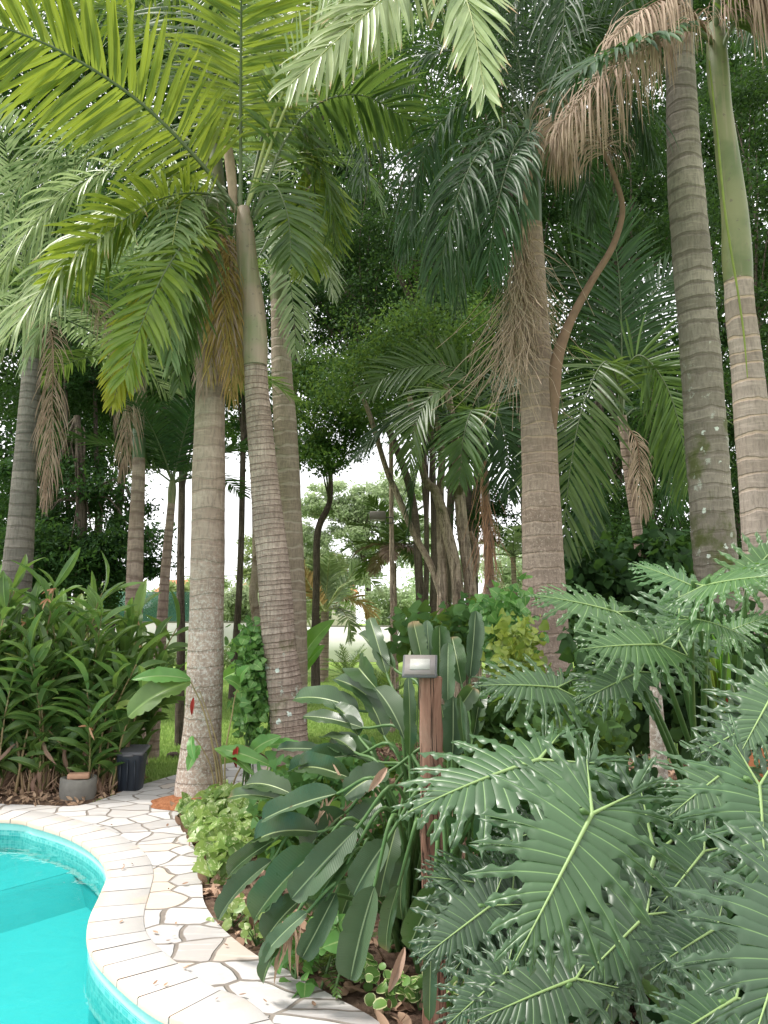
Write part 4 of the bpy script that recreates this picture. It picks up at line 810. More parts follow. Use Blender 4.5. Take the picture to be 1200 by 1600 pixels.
for i, (px, Yq, bl, mt, lb) in enumerate([
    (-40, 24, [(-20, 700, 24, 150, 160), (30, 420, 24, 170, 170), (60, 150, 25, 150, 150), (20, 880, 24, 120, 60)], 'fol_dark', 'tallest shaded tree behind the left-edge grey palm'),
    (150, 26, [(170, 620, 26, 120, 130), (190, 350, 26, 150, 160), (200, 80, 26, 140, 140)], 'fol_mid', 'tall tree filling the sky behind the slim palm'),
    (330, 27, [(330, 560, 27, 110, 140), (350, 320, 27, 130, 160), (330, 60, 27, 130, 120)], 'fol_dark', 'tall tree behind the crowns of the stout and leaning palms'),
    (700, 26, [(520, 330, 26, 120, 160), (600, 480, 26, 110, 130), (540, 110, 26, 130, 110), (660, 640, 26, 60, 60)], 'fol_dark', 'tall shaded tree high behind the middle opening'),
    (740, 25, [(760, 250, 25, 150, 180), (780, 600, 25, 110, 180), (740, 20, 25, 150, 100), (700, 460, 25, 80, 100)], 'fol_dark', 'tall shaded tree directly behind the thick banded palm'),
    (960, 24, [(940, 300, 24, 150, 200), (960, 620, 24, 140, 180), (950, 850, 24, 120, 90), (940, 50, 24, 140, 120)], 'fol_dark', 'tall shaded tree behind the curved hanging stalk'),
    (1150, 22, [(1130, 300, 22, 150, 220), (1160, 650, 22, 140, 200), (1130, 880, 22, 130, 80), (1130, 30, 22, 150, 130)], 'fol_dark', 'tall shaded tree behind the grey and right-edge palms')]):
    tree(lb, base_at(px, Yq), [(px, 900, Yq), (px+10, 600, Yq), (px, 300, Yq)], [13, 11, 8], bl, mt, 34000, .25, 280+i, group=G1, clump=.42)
# reddish thin trunk between stout and leaning palm
B = gnd(402, 1090); Y = B[1]
tree('reddish crooked trunk left of the leaning palm, partly wrapped in vine', B, [(398, 1050, Y), (403, 980, Y), (396, 930, Y), (402, 880, Y), (400, 780, Y), (396, 650, Y)], [18, 16, 14, 16, 13, 10], [(390, 640, Y+.5, 50, 60)], 'fol_mid', 4000, .07, 215, barkm='t_hero')
# pale multistem tree
Y = 11.5; B = base_at(700, Y)
r = thing('tree', 'pale peeling tree of several crooked stems in the middle', 'tree', B)
for i, (P, W_) in enumerate([([(718, 1000), (714, 900), (699, 830), (682, 770), (662, 740), (640, 620)], [20, 19, 18, 16, 12, 8]), ([(742, 1000), (736, 920), (724, 830), (716, 740), (708, 660), (690, 560)], [22, 20, 19, 17, 13, 8]), ([(690, 1000), (692, 920), (690, 850), (688, 770), (690, 700), (670, 600)], [18, 17, 15, 13, 11, 7]), ([(705, 990), (690, 930), (672, 880), (645, 830), (620, 770), (603, 730), (575, 640), (550, 590)], [12, 12, 11, 10, 10, 9, 8, 6]), ([(712, 950), (740, 900), (745, 860), (735, 830)], [8, 11, 10, 7])]):
    mb = MB(); pp = [at(p[0], p[1], Y+i*.08) for p in P]; 
    if P[0][1] > 980: pp = [np.array([pp[0][0]*.98, Y, 0])]+pp; W_ = [W_[0]]+W_
    mb.tube(pp, [w_*Y/F/2 for w_ in W_], 12, .5, ncurve=50, warp=.1); mb.build('stem', M['barkpale'], r)
g = np.random.default_rng(5); mc = MB()
for c, rr_, nn in [((640, 560), 90, 6000), ((700, 520), 90, 6000), ((560, 570), 60, 3500)]:
    q = at(c[0], c[1], Y+.5); cc = q+g.normal(size=(18, 3))*rr_*Y/F*.55; w_ = g.integers(0, 18, nn)
    leaves_mesh(cc[w_]+g.normal(size=(nn, 3))*.17, g, .07, .3, rnd=g.random(18)[w_], mb=mc, droop=.5)
mc.build('crown', M['fol_mid'], r)

# far trees
tree('broad light green spreading tree far beyond the wall', base_at(580, 46), [(574, 900, 46), (566, 860, 46), (572, 820, 46)], [10, 8, 6], [(520, 800, 46, 60, 22), (590, 790, 46, 70, 26), (560, 835, 46, 75, 26), (600, 870, 46, 50, 22), (500, 860, 46, 45, 24), (640, 830, 46, 50, 30), (540, 770, 46, 60, 20), (485, 790, 46, 40, 22), (480, 845, 46, 40, 30), (620, 760, 46, 60, 22), (540, 900, 46, 70, 24)], 'fol_hazed', 42000, .22, 220, clump=.3)
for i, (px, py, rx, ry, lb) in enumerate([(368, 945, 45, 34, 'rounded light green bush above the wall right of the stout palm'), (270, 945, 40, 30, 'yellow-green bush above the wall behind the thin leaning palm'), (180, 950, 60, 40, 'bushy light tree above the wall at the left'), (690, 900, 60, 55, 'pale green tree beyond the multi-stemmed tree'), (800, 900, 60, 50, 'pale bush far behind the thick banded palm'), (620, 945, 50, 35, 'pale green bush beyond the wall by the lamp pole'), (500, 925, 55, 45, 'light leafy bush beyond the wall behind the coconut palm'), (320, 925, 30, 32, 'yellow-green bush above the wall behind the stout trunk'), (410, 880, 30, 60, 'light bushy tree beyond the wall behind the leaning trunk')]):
    Yf = 36+i*1.3; tree(lb, base_at(px, Yf), [(px, 960, Yf), (px, py, Yf)], [6, 4], [(px, py, Yf, rx, ry)], 'fol_hazed' if i in (0, 3, 4, 5) else 'fol_lt', 9000, .2, 230+i, clump=.3, name='tree', group='light trees beyond the wall')
# far coconut palm
Yc = 22; B = base_at(508, Yc)
r = thing('palm_tree', 'low coconut palm with pale yellow-green fronds in front of the wall', 'palm tree', B)
trunk(r, [B, at(507, 990, Yc), at(508, 955, Yc)], [rp(16, Yc), rp(14, Yc), rp(12, Yc)], 't_thin', sp=.1, seed=30)
g = np.random.default_rng(9)
for i, P in enumerate([[(508, 955), (512, 900), (516, 865)], [(508, 955), (520, 900), (535, 870)], [(508, 955), (500, 900), (488, 872)], [(508, 955), (535, 915), (575, 905), (600, 930)], [(508, 955), (540, 935), (570, 945), (585, 975)], [(508, 955), (485, 925), (470, 925), (455, 950)], [(508, 955), (490, 945), (480, 965), (470, 990)], [(508, 955), (530, 950), (545, 970), (550, 1000)], [(508, 955), (545, 905), (560, 880)], [(508, 955), (475, 900), (462, 890)]]):
    frond(r, [at(p[0], p[1], Yc+g.normal()*.4) for p in P], .55, 42, .7, .03, .1, (0, -.6, 1), (55, 25), .1, mat=['pale', 'palefront', 'pale', 'pale', 'deadyel'][i % 5], rmat='rachis_lt', seed=240+i, seg=4, rr=.03)
# fan-like palm by the lamp pole
Yc = 17; B = base_at(618, Yc)
r = thing('palm_tree', 'shaggy palm with a dead brown skirt just behind the tall lamp pole', 'palm tree', B)
trunk(r, [B, at(616, 950, Yc), at(615, 880, Yc)], [rp(10, Yc), rp(9, Yc), rp(9, Yc)], 't_thin', sp=.1, seed=31)
autofronds(r, at(617, 855, Yc), 14, 1.15, 'mid', 50, (-.3, 1.2), .8, .45, .2, wd=.025, nl=30)
autofronds(r, at(610, 850, Yc), 6, .9, 'dead', 51, (-.5, .2), 1.5, .35, 2.2, wd=.02, nl=30, rmat='rachis_dead', name='dead_frond')
Yc = 24; B = base_at(805, Yc)
r = thing('palm_tree', 'distant pale palm glimpsed left of the thick banded trunk', 'palm tree', B)
trunk(r, [B, at(803, 900, Yc), at(802, 870, Yc)], [rp(9, Yc), rp(8, Yc), rp(8, Yc)], 't_thin', sp=.1, seed=32)
autofronds(r, at(802, 868, Yc), 11, 1.7, 'pale', 52, (-.1, 1.2), .9, .5, .4, wd=.03, nl=34, rr=.02)
# thin dark trunks in the middle distance
for i, (px, Yq, wq, top, lb) in enumerate([(462, 15, 7, 500, 'very thin dark trunk just right of the pale straight palm'), (664, 14, 9, 640, 'thin dark trunk immediately left of the multi-stemmed tree'), (676, 15, 12, 650, 'dark trunk touching the left side of the multi-stemmed tree'), (104, 15, 9, 600, 'thin dark trunk among the left shade, nearer the left edge'), (150, 16, 9, 600, 'thin dark trunk in the left shade near the slim palm')]):
    B = base_at(px, Yq); tree(lb, B, [(px, 1000, Yq), (px+3, 850, Yq), (px-2, top, Yq)], [wq, wq*.9, wq*.7], [(px, top-30, Yq, 45, 45)], 'fol_dark', 2500, .085, 260+i, name='slim_tree', cat='tree', group='thin dark trunks')

# ------------------------------------------------------------------ wall, building, net, wire, lamp pole
YW = 33
def wallseg(label, x0, x1, ztop):
    a = (x0-600)/F*YW; b = (x1-600)/F*YW; mb = MB()
    r = thing('boundary_wall', label, 'wall', ((a+b)/2, YW, 0))
    mb.box(((a+b)/2, YW, ztop/2), (b-a, .2, ztop)); mb.build('wall_panel', M['wall'], r, False)
    mb = MB(); mb.box(((a+b)/2, YW, ztop+.03), (b-a, .28, .06)); mb.build('wall_cap', M['concrete'], r, False)
    return r
wallseg('white wall across the far side of the lawn, left stretch', -300, 432, 1.62)
wallseg('white wall across the far side of the lawn, right stretch behind the coconut palm', 433, 1100, 1.45)
mb = MB(); a = (150-600)/F*(YW+.6); b = (300-600)/F*(YW+.6); r = thing('net_fence', 'green mesh screen standing above the white wall on the left', 'fence', (a, YW+.6, 0))
mb.box(((a+b)/2, YW+.6, 2.2), (b-a, .02, 1.5)); mb.build('net', M['net'], r, False)
for i in range(4):
    mb = MB(); x = a+(b-a)*i/3; mb.tube([(x, YW+.65, 0), (x, YW+.65, 3)], [.03, .03], 8); mb.build('post', M['metal_dk'], r)
def house(label, px, Y, wd, h, roofh):
    x = (px-600)/F*Y; r = thing('house', label, 'house', (x, Y, 0)); mb = MB(); mb.box((x, Y, h/2), (wd, 5, h)); mb.build('wall', M['render'], r, False)
    mb = MB(); V = [(x-wd/2-.3, Y-2.8, h), (x+wd/2+.3, Y-2.8, h), (x+wd/2+.3, Y+2.8, h), (x-wd/2-.3, Y+2.8, h), (x-wd/2+.6, Y, h+roofh), (x+wd/2-.6, Y, h+roofh)]
    mb.add(V, [[0, 1, 5, 4], [2, 3, 4, 5]]); mb.add(V, [[1, 2, 5], [3, 0, 4]]); mb.add(V, [[0, 3, 2, 1]]); mb.build('roof', M['roof'], r, False)
    for k in (-1, 1):
        mb = MB(); mb.box((x+k*wd*.25, Y-2.52, h*.6), (1, .08, 1)); f = mb.build('window', M['metal_dk'], r, False); mb = MB(); mb.box((x+k*wd*.25, Y-2.57, h*.6), (.84, .03, .84)); mb.build('pane', M['winglass'], f, False)
house('distant house with a red tiled roof seen beside the thin trunk', 292, 62, 4, 3.6, 1.4)
house('distant low house with a red roof behind the coconut palm', 470, 64, 9, 4, 1.6)
mb = MB(); mb.tube([at(-200, 905, 40), at(200, 903, 40), at(600, 892, 40), at(1000, 880, 40)], [.014]*4, 5, ncurve=40); tag(mb.build('power_line', M['wire']), 'thin dark cable stretched across the far background', 'cable')
Yl = 12; B = base_at(613, Yl)
r = thing('lamp_pole', 'tall thin pole carrying a box floodlight and a ring bracket', 'lamp', B)
mb = MB(); mb.tube([B, at(614, 980, Yl), at(612, 850, Yl), at(611, 690, Yl)], [.045, .042, .038, .035], 12, ncurve=20); mb.build('pole', M['barkpale'], r)
mb = MB(); c = at(590, 806, Yl-.1); mb.box(c, (.25, .16, .13), bev=.012); f = mb.build('floodlight', M['metal_gr'], r, False)
mb = MB(); mb.box((c[0], c[1]-.0, c[2]-.07), (.22, .13, .012)); mb.build('lens', M['lens'], f, False)
mb = MB(); c = at(608, 813, Yl-.1); a = np.linspace(0, 2*math.pi, 17); mb.tube([(c[0]+.06*max(-1, min(1, 1.3*math.cos(t))), c[1], c[2]+.045*max(-1, min(1, 1.3*math.sin(t)))) for t in a], [.01]*17, 6, cap=False); mb.build('bracket', M['metal_dk'], r)

# ------------------------------------------------------------------ paddle leaves
def paddle(mb, base, tip, wd, nh=(0, -.6, .8), arch=.12, r=.5, nseg=16, fold=.12, ripple=.02, shape='paddle', mi=0, seed=0, torn=0.0, curl=0.0):
    g = np.random.default_rng(seed+3); base, tip = np.array(base), np.array(tip); d = tip-base; L_ = np.linalg.norm(d); y = d/L_
    n = nrm(np.array(nh)-y*np.dot(nh, y)); x = np.cross(y, n)
    t = np.linspace(0, 1, nseg+1)
    if shape == 'paddle': pr = np.interp(t, [0, .06, .18, .4, .7, .88, .96, 1], [.12, .62, .88, 1, 1, .84, .58, .06])
    elif shape == 'lance': pr = np.interp(t, [0, .1, .3, .55, .8, .93, 1], [.15, .55, .95, 1, .65, .3, .0])
    C = base+y*(t*L_)[:, None]+n*((4*t*(1-t)*arch-curl*t**2)*L_)[:, None]
    cols = []; A = []
    us = [-1, -.5, -.08, 0, .08, .5, 1] if nseg >= 12 else [-1, 0, 1]
    p1, p2 = g.uniform(0, 6, 2)
    for u in us:
        rip = ripple*L_*abs(u)**2*np.sin(t*g.uniform(9, 15)+(p1 if u < 0 else p2))
        tw = 1.0
        if torn: tw = 1-torn*abs(u)**3*(g.random(nseg+1) > .86)*.5
        z = abs(u)*fold*wd+rip-(.02*wd if abs(u) < .1 and nseg >= 12 else 0)
        cols.append(C+x*((u*wd/2*pr*tw)[:, None])+n*(np.array(z)*np.ones_like(t)*np.minimum(1, pr+.1))[:, None])
        A.append(np.stack([np.full(nseg+1, r), t, np.full(nseg+1, abs(u))], 1))
    mb.grid(np.stack(cols, 1), np.stack(A, 1), mi=mi)
    return C

# bird-of-paradise plant
SB = gnd(600, 1500); SB2 = np.array([at(690, 1300, 3.9)[0], 3.95, 0])
def strel_plant(root, leaves, origin, seed0, pmat='petiole'):
    g = np.random.default_rng(seed0)
    for i, L_ in enumerate(leaves):
        (bx, by, bY), (tx, ty, tY), wpx = L_[:3]; opt = L_[3] if len(L_) > 3 else {}
        b, t = at(bx, by, bY), at(tx, ty, tY); wd = wpx*(bY+tY)/2/F*1.12
        mb = MB(); paddle(mb, b, t, wd, opt.get('n', (g.normal()*.3, -.75, .65)), opt.get('arch', g.uniform(.02, .10)), g.random(), 22, g.uniform(.12, .5), .02, seed=seed0+i, curl=opt.get('curl', g.uniform(0, .28)), torn=.35)
        f = mb.build('leaf', M[opt.get('m', 'strel')], root)
        if 'label' in opt: f['label'] = opt['label']
        d = nrm(t-b); o_ = origin+np.array([g.normal()*.07, g.normal()*.07, 0]); o_[2] = 0
        Lp = np.linalg.norm(b-o_); mid = b-d*Lp*.45; mid[2] = max(mid[2], .08)
        mb = MB(); P = catmull([o_, (o_*.55+mid*.45), mid*.5+b*.5, b], 20); mb.tube(P, np.linspace(.013, .007, 20), 7, g.random())
        P2 = np.stack([b+(t-b)*s_ for s_ in np.linspace(0, 1, 2)])
        mb.build('petiole', M[pmat], f)
r = thing('bird_of_paradise_plant', 'clump of long dark paddle leaves spilling over the paving in front of the wooden post', 'plant', (SB[0], SB[1], 0))
y0 = 4.1
LS = [((560, 1110, 4.3), (454, 1075, 4.5), 33), ((604, 1117, 4.2), (523, 1042, 4.4), 30), ((590, 1078, 4.2), (554, 1036, 4.5), 36, {'arch': .2}), ((633, 1158, 3.8), (594, 1065, 3.9), 32, {'m': 'streldk'}), ((640, 1180, 3.7), (638, 1058, 3.7), 18),
      ((617, 1046, 4.3), (562, 988, 4.6), 18), ((604, 1052, 4.3), (577, 964, 4.5), 22), ((567, 1137, 4.1), (473, 1117, 4.3), 22), ((554, 1175, 4.0), (502, 1137, 4.2), 24), ((560, 1150, 4.1), (525, 1090, 4.3), 26),
      ((508, 1172, 4.3), (433, 1170, 4.5), 15, {'m': 'streldk'}), ((560, 1180, 4.0), (445, 1197, 4.3), 28), ((550, 1217, 3.9), (446, 1186, 4.2), 30), ((608, 1205, 3.8), (535, 1240, 3.8), 42), ((455, 1240, 4.1), (377, 1214, 4.3), 32),
      ((440, 1250, 4.1), (352, 1237, 4.3), 21), ((527, 1240, 3.8), (402, 1274, 4.0), 32, {'m': 'streldk'}), ((497, 1300, 3.9), (383, 1302, 4.1), 36), ((430, 1312, 4.1), (340, 1366, 4.2), 24), ((425, 1345, 4.0), (333, 1434, 4.0), 28, {'m': 'streldk'}),
      ((500, 1325, 3.7), (376, 1432, 3.75), 44), ((557, 1295, 3.5), (455, 1404, 3.5), 42, {'m': 'streldk'}), ((552, 1330, 3.5), (478, 1424, 3.5), 30), ((525, 1395, 3.5), (472, 1497, 3.5), 30, {'m': 'streldk'}), ((470, 1405, 3.7), (408, 1467, 3.7), 34),
      ((480, 1425, 3.5), (390, 1502, 3.55), 24, {'m': 'streldk'}), ((448, 1460, 3.55), (396, 1532, 3.55), 24), ((603, 1315, 3.3), (547, 1397, 3.25), 38, {'m': 'streldk'}), ((585, 1385, 3.2), (545, 1532, 3.15), 42, {'m': 'streldk'}), ((623, 1383, 3.3), (593, 1490, 3.3), 22),
      ((683, 1385, 2.9), (637, 1482, 2.85), 36), ((688, 1385, 2.9), (650, 1495, 2.85), 30, {'m': 'streldk'}), ((676, 1440, 2.9), (669, 1597, 2.8), 19), ((700, 1395, 2.8), (706, 1462, 2.75), 36, {'m': 'streldk'}),
      ((600, 1150, 4.1), (560, 1070, 4.3), 34), ((590, 1190, 4.0), (515, 1160, 4.2), 34), ((540, 1270, 3.9), (460, 1330, 4.0), 34), ((600, 1250, 3.9), (520, 1330, 3.9), 36), ((620, 1290, 3.7), (590, 1400, 3.6), 32), ((560, 1360, 3.8), (520, 1470, 3.8), 28), ((640, 1330, 3.6), (620, 1440, 3.6), 24)]
strel_plant(r, LS, np.array([SB[0]+.08, SB[1]+.15, 0]), 300)
# dead leaf bases
g = np.random.default_rng(12); mb = MB()
for i in range(24):
    c = at(g.uniform(500, 600), g.uniform(1190, 1270), 3.95); paddle(mb, c, c+np.array([g.normal()*.08, -.03, -g.uniform(.06, .15)]), .012, (0, -1, .2), .1, g.random(), 6, .3, .03, 'lance')
for i in range(14):
    c = at(g.uniform(440, 470), g.uniform(1440, 1470), 3.6); paddle(mb, c, c+np.array([g.normal()*.03, -.03, -g.uniform(.1, .2)]), .012, (0, -1, .2), .1, g.random(), 6, .3, .03, 'lance')
mb.build('dead_leaf', M['brownleaf'], r)
mb = MB(); paddle(mb, at(604, 1200, 3.5), at(575, 1238, 3.45), .035, (0, -1, .2), .2, .9, 12, .5, .03, 'lance'); paddle(mb, at(632, 1480, 3.0), at(606, 1552, 2.95), .035, (0, -1, .2), .2, .6, 12, .5, .03, 'lance'); mb.build('dead_leaf', M['brownleaf'], r)
r = thing('bird_of_paradise_plant', 'upright clump of blunt grey-green paddle leaves behind the post lamp', 'plant', SB2)
LU = [((660, 1035, 4.1), (646, 969, 4.15), 24), ((671, 1035, 4.2), (667, 969, 4.25), 16), ((687, 1062, 4.1), (687, 977, 4.15), 27), ((700, 1100, 3.9), (699, 1002, 3.95), 22), ((721, 1069, 4.1), (706, 990, 4.2), 26), ((734, 1060, 4.1), (744, 954, 4.15), 24),
      ((715, 1110, 3.9), (742, 1072, 3.9), 26), ((707, 1180, 3.8), (710, 1090, 3.8), 34), ((726, 1165, 3.7), (716, 1090, 3.65), 10), ((672, 1110, 4.1), (652, 1010, 4.2), 22), ((700, 1180, 3.9), (690, 1100, 3.95), 28), ((720, 1190, 4), (728, 1100, 4), 24), ((740, 1150, 4), (755, 1060, 4.1), 20)]
for i, l in enumerate(LU): LU[i] = (*l[:3], {'m': 'streldk' if i % 2 else 'strel', 'n': (rng.normal()*.25, -1, .15), 'arch': .02})
strel_plant(r, LU, SB2, 400)

# wooden post with floodlight
Yp = 3.36; pb = at(678, 1400, Yp); B = np.array([pb[0], Yp, 0])
r = thing('lamp_post', 'weathered reddish square wooden post with a small floodlight on top', 'garden lamp', B)
top = at(672, 1058, Yp+.05)
mb = MB(); nz_ = 26; G_ = []; g = np.random.default_rng(2); prof = np.array([(-1, -.86), (-.86, -1), (0, -1.03), (.86, -1), (1, -.86), (1.02, 0), (1, .86), (.86, 1), (0, 1), (-.86, 1), (-1, .86), (-1, 0)])
for i in range(nz_):
    f_ = i/(nz_-1); c = B*(1-f_)+top*f_; G_.append(np.c_[c[0]+prof[:, 0]*.046*(1+.03*math.sin(i*1.3)), c[1]+prof[:, 1]*.046*(1+.03*math.cos(i*1.7)), np.full(12, c[2])]+g.normal(size=(12, 3))*.0012)
mb.grid(np.array(G_), close=True); mb.add(np.vstack([G_[-1], top]), [[j, (j+1) % 12, 12] for j in range(12)]); mb.build('post', M['post'], r, False)
c = at(656, 1041, Yp+.02); tl = math.radians(46)
mb = MB(); mb.box(c, (.148, .125, .015), rz=math.radians(-6), tilt=tl, bev=.006); f = mb.build('floodlight', M['metal_dk'], r, False)
up = np.array([0, -math.sin(tl), math.cos(tl)])
mb = MB(); mb.box(c+up*.009, (.13, .108, .004), rz=math.radians(-6), tilt=tl); mb.build('reflector', M['lensframe'], f, False)
mb = MB(); mb.box(c+up*.0125, (.085, .058, .004), rz=math.radians(-6), tilt=tl); mb.build('lens', M['lens'], f, False)
mb = MB(); mb.box(top+np.array([-.01, 0, .008]), (.085, .03, .014), bev=.004); mb.tube([top+np.array([-.04, 0, .01]), c+np.array([-.035, 0, -.02])], [.006, .006], 6); mb.tube([top+np.array([.02, 0, .01]), c+np.array([.035, 0, -.02])], [.006, .006], 6); mb.build('bracket', M['metal_dk'], f, False)

# ------------------------------------------------------------------ philodendron
def philo_leaf(root, J, Tp, nh, mat, seed, origin=None, arch=.10, side=.2, pw_=.011, scale_x=1.0, label=None, wave=1.0):
    g = np.random.default_rng(seed); J, Tp = np.array(J), np.array(Tp); d = Tp-J; L_ = np.linalg.norm(d)/1.02; y = nrm(d); n = nrm(np.array(nh, float)-y*np.dot(nh, y)); x = np.cross(y, n)
    def mp(P2, z):
        u, v = P2[..., 0]*scale_x, P2[..., 1]
        zz = z-side*np.abs(u)**1.6*.8-arch*v*np.abs(v)+arch*v+.1*np.exp(-(np.abs(u)/.12))*0
        return J+L_*(u[..., None]*x+v[..., None]*y+zz[..., None]*n)
    mb = MB(); ns = 36; s = np.linspace(0, 1, ns)
    ribs = []
    for sd in (1, -1):
        pa = math.radians(150); prx = np.array([math.sin(pa), math.cos(pa)])
        V = []
        for q, an, ln in ((.95, 177, .29), (.72, 158, .35), (.45, 138, .42), (.18, 119, .50)): V.append((prx*.36*q, an, ln))
        for q, an, ln in ((.02, 104, .60), (.115, 91, .64), (.22, 79, .64), (.33, 68, .60), (.44, 58, .53), (.55, 48, .45), (.66, 38, .36), (.77, 28, .27)): V.append((np.array([0, q]), an, ln))
        V.append((np.array([0, .88]), 0, .17))
        Cs = []
        for (st, an, ln) in V:
            an = an+g.normal()*3.2*(an != 0); ln = ln*g.uniform(.84, 1.12); ang = np.radians(an-14*s*(an != 0)+4)if an else np.zeros(ns)
            dd = np.stack([np.sin(ang), np.cos(ang)], 1); Cc = st+np.cumsum(np.vstack([[0, 0], dd[1:]*ln/(ns-1)]), 0); Cc[:, 0] = np.maximum(Cc[:, 0], 0) if an < 90 else Cc[:, 0]; Cs.append(Cc)
        nV = len(Cs)
        for i in range(nV):
            C = Cs[i]; last = i == nV-1
            Bn = [None, None]
            if i > 0: Bn[0] = (C+Cs[i-1])/2
            else:
                tg = nrm(np.gradient(C, axis=0)); pn = np.stack([-tg[:, 1], tg[:, 0]], 1); pn = pn*np.sign(-pn[:, :1]+1e-9); Bn[0] = C+pn*(.045*np.minimum(1, s*6+.0))[:, None]
            if not last: Bn[1] = (C+Cs[i+1])/2
            rnd = .3+.4*g.random()*.5+.2
            for kk in (0, 1):
                if Bn[kk] is None: continue
                scut = g.uniform(.36, .48); k1, p1 = g.uniform(2.8, 4.8), g.uniform(0, 6.28)
                body = np.interp(s, [0, scut, scut+.05, .72, .88, 1], [1, 1, .52, .53, .42, 0.0])
                rip = 1+.22*np.sin(2*math.pi*k1*s+p1)*np.clip((s-scut)/.1, 0, 1)+.07*np.sin(2*math.pi*k1*2.3*s+p1*2)*np.clip((s-scut)/.1, 0, 1)
                gg = np.clip(body*np.where(s > scut, rip, 1), 0, 1)
                dv = (Bn[kk]-C)
                wv = np.linalg.norm(dv, axis=1)
                lim = np.minimum(1, .065/np.maximum(wv, 1e-6))       # fingers stay narrow
                gg = np.where(s > scut, gg*(.45+.55*lim), gg)
                E = C+dv*gg[:, None]; Mi = C+dv*(gg*.45)[:, None]
                ez = wave*(.017*np.sin(2*math.pi*k1*1.35*s+p1)*np.clip((s-scut*.7)/.2, 0, 1))*np.clip(wv*gg/.03, 0, 1)-.006; mz = .010*np.clip(wv*gg/.03, 0, 1)
                ld = -g.uniform(.0, .13)*np.clip(s-.3, 0, 1)**1.6*np.ones(ns)*(1 if not last else .4)+.012*np.sin(i*2.1)*s
                G_ = np.stack([mp(C, ld), mp(Mi, mz+ld), mp(E, ez+ld)], 1)
                A_ = np.zeros(G_.shape); A_[..., 0] = rnd; A_[..., 1] = (s*.9)[:, None]; A_[..., 2] = [0, .45, 1]
                if sd < 0: pass
                if sd < 0:
                    # mirror in leaf space
                    G_ = np.stack([mp(C*[-1, 1], ld), mp(Mi*[-1, 1], mz+ld), mp(E*[-1, 1], ez+ld)], 1)
                mb.grid(G_, A_)
        q = np.linspace(0, 1, 8)[:, None]; R2 = prx*.36*q*np.array([sd, 1]); ribs.append(mp(R2, np.full(8, .006)))
    f = mb.build('leaf', M[mat], root)
    if label: f['label'] = label
    q = np.linspace(0, 1, 16)[:, None]; mr_ = mp(np.array([[0, 1.]])*q*.98, np.full(16, .007))
    mb = MB(); mb.tube(mr_, np.linspace(.008, .0015, 16)*L_/.55, 6, .5)
    for R_ in ribs: mb.tube(R_, np.linspace(.007, .0015, 8)*L_/.55, 6, .5)
    mb.build('midrib', M['philorib'], f)
    if origin is not None:
        o_ = np.array(origin, float)+np.array([g.normal()*.06, g.normal()*.06, 0]); out_ = nrm(J-o_)
        mid = (o_+J)/2+np.array([0, .1, .12])-y*.05; mb = MB(); mb.tube([o_, mid, J-n*.035, J-n*.012], [.02, .014, .009, .005], 8, .5, ncurve=24); mb.build('petiole', M['petiole'], f)
    return f
OC = np.array([1.25, 2.95, .0]); OR = np.array([1.75, 2.6, 0]); OU = np.array([1.6, 3.6, 0])
r = thing('philodendron', 'large split-leaf philodendron in the front, its broad central leaf facing the pool', 'plant', OC)
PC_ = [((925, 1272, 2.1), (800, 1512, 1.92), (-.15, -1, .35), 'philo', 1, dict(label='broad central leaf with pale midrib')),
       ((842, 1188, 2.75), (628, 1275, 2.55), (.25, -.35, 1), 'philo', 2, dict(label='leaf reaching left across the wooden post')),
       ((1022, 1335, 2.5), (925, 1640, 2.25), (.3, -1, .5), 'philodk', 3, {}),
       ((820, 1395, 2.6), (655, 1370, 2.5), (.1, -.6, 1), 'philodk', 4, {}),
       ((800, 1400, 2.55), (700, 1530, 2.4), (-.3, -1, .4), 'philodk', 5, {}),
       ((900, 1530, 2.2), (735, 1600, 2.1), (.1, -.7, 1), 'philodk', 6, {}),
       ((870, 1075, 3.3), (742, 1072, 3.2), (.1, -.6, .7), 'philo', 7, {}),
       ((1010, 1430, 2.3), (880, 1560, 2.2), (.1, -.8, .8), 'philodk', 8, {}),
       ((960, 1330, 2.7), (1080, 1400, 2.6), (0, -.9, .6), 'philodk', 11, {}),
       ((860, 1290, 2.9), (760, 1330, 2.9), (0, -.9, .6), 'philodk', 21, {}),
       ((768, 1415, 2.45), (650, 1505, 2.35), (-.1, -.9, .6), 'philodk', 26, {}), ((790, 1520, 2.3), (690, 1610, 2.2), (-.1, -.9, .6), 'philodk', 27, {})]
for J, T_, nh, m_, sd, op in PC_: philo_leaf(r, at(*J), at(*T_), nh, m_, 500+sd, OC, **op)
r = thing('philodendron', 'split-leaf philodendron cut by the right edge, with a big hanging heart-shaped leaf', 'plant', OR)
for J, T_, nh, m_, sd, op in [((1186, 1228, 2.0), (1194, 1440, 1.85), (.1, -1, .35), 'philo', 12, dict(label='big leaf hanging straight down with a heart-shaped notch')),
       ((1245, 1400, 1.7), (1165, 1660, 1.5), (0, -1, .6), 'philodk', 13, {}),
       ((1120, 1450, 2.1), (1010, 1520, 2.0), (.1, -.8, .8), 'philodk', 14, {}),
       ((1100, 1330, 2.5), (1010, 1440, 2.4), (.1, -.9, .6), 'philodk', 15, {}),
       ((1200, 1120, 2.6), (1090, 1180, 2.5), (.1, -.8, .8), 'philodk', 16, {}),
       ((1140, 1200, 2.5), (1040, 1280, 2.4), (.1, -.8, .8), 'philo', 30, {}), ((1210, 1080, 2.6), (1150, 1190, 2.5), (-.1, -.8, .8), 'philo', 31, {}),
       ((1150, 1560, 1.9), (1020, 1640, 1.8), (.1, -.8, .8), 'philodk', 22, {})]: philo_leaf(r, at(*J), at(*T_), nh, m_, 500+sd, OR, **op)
r = thing('philodendron', 'tall split-leaf philodendron at the back with bright green upper leaves before the grey palm', 'plant', OU)
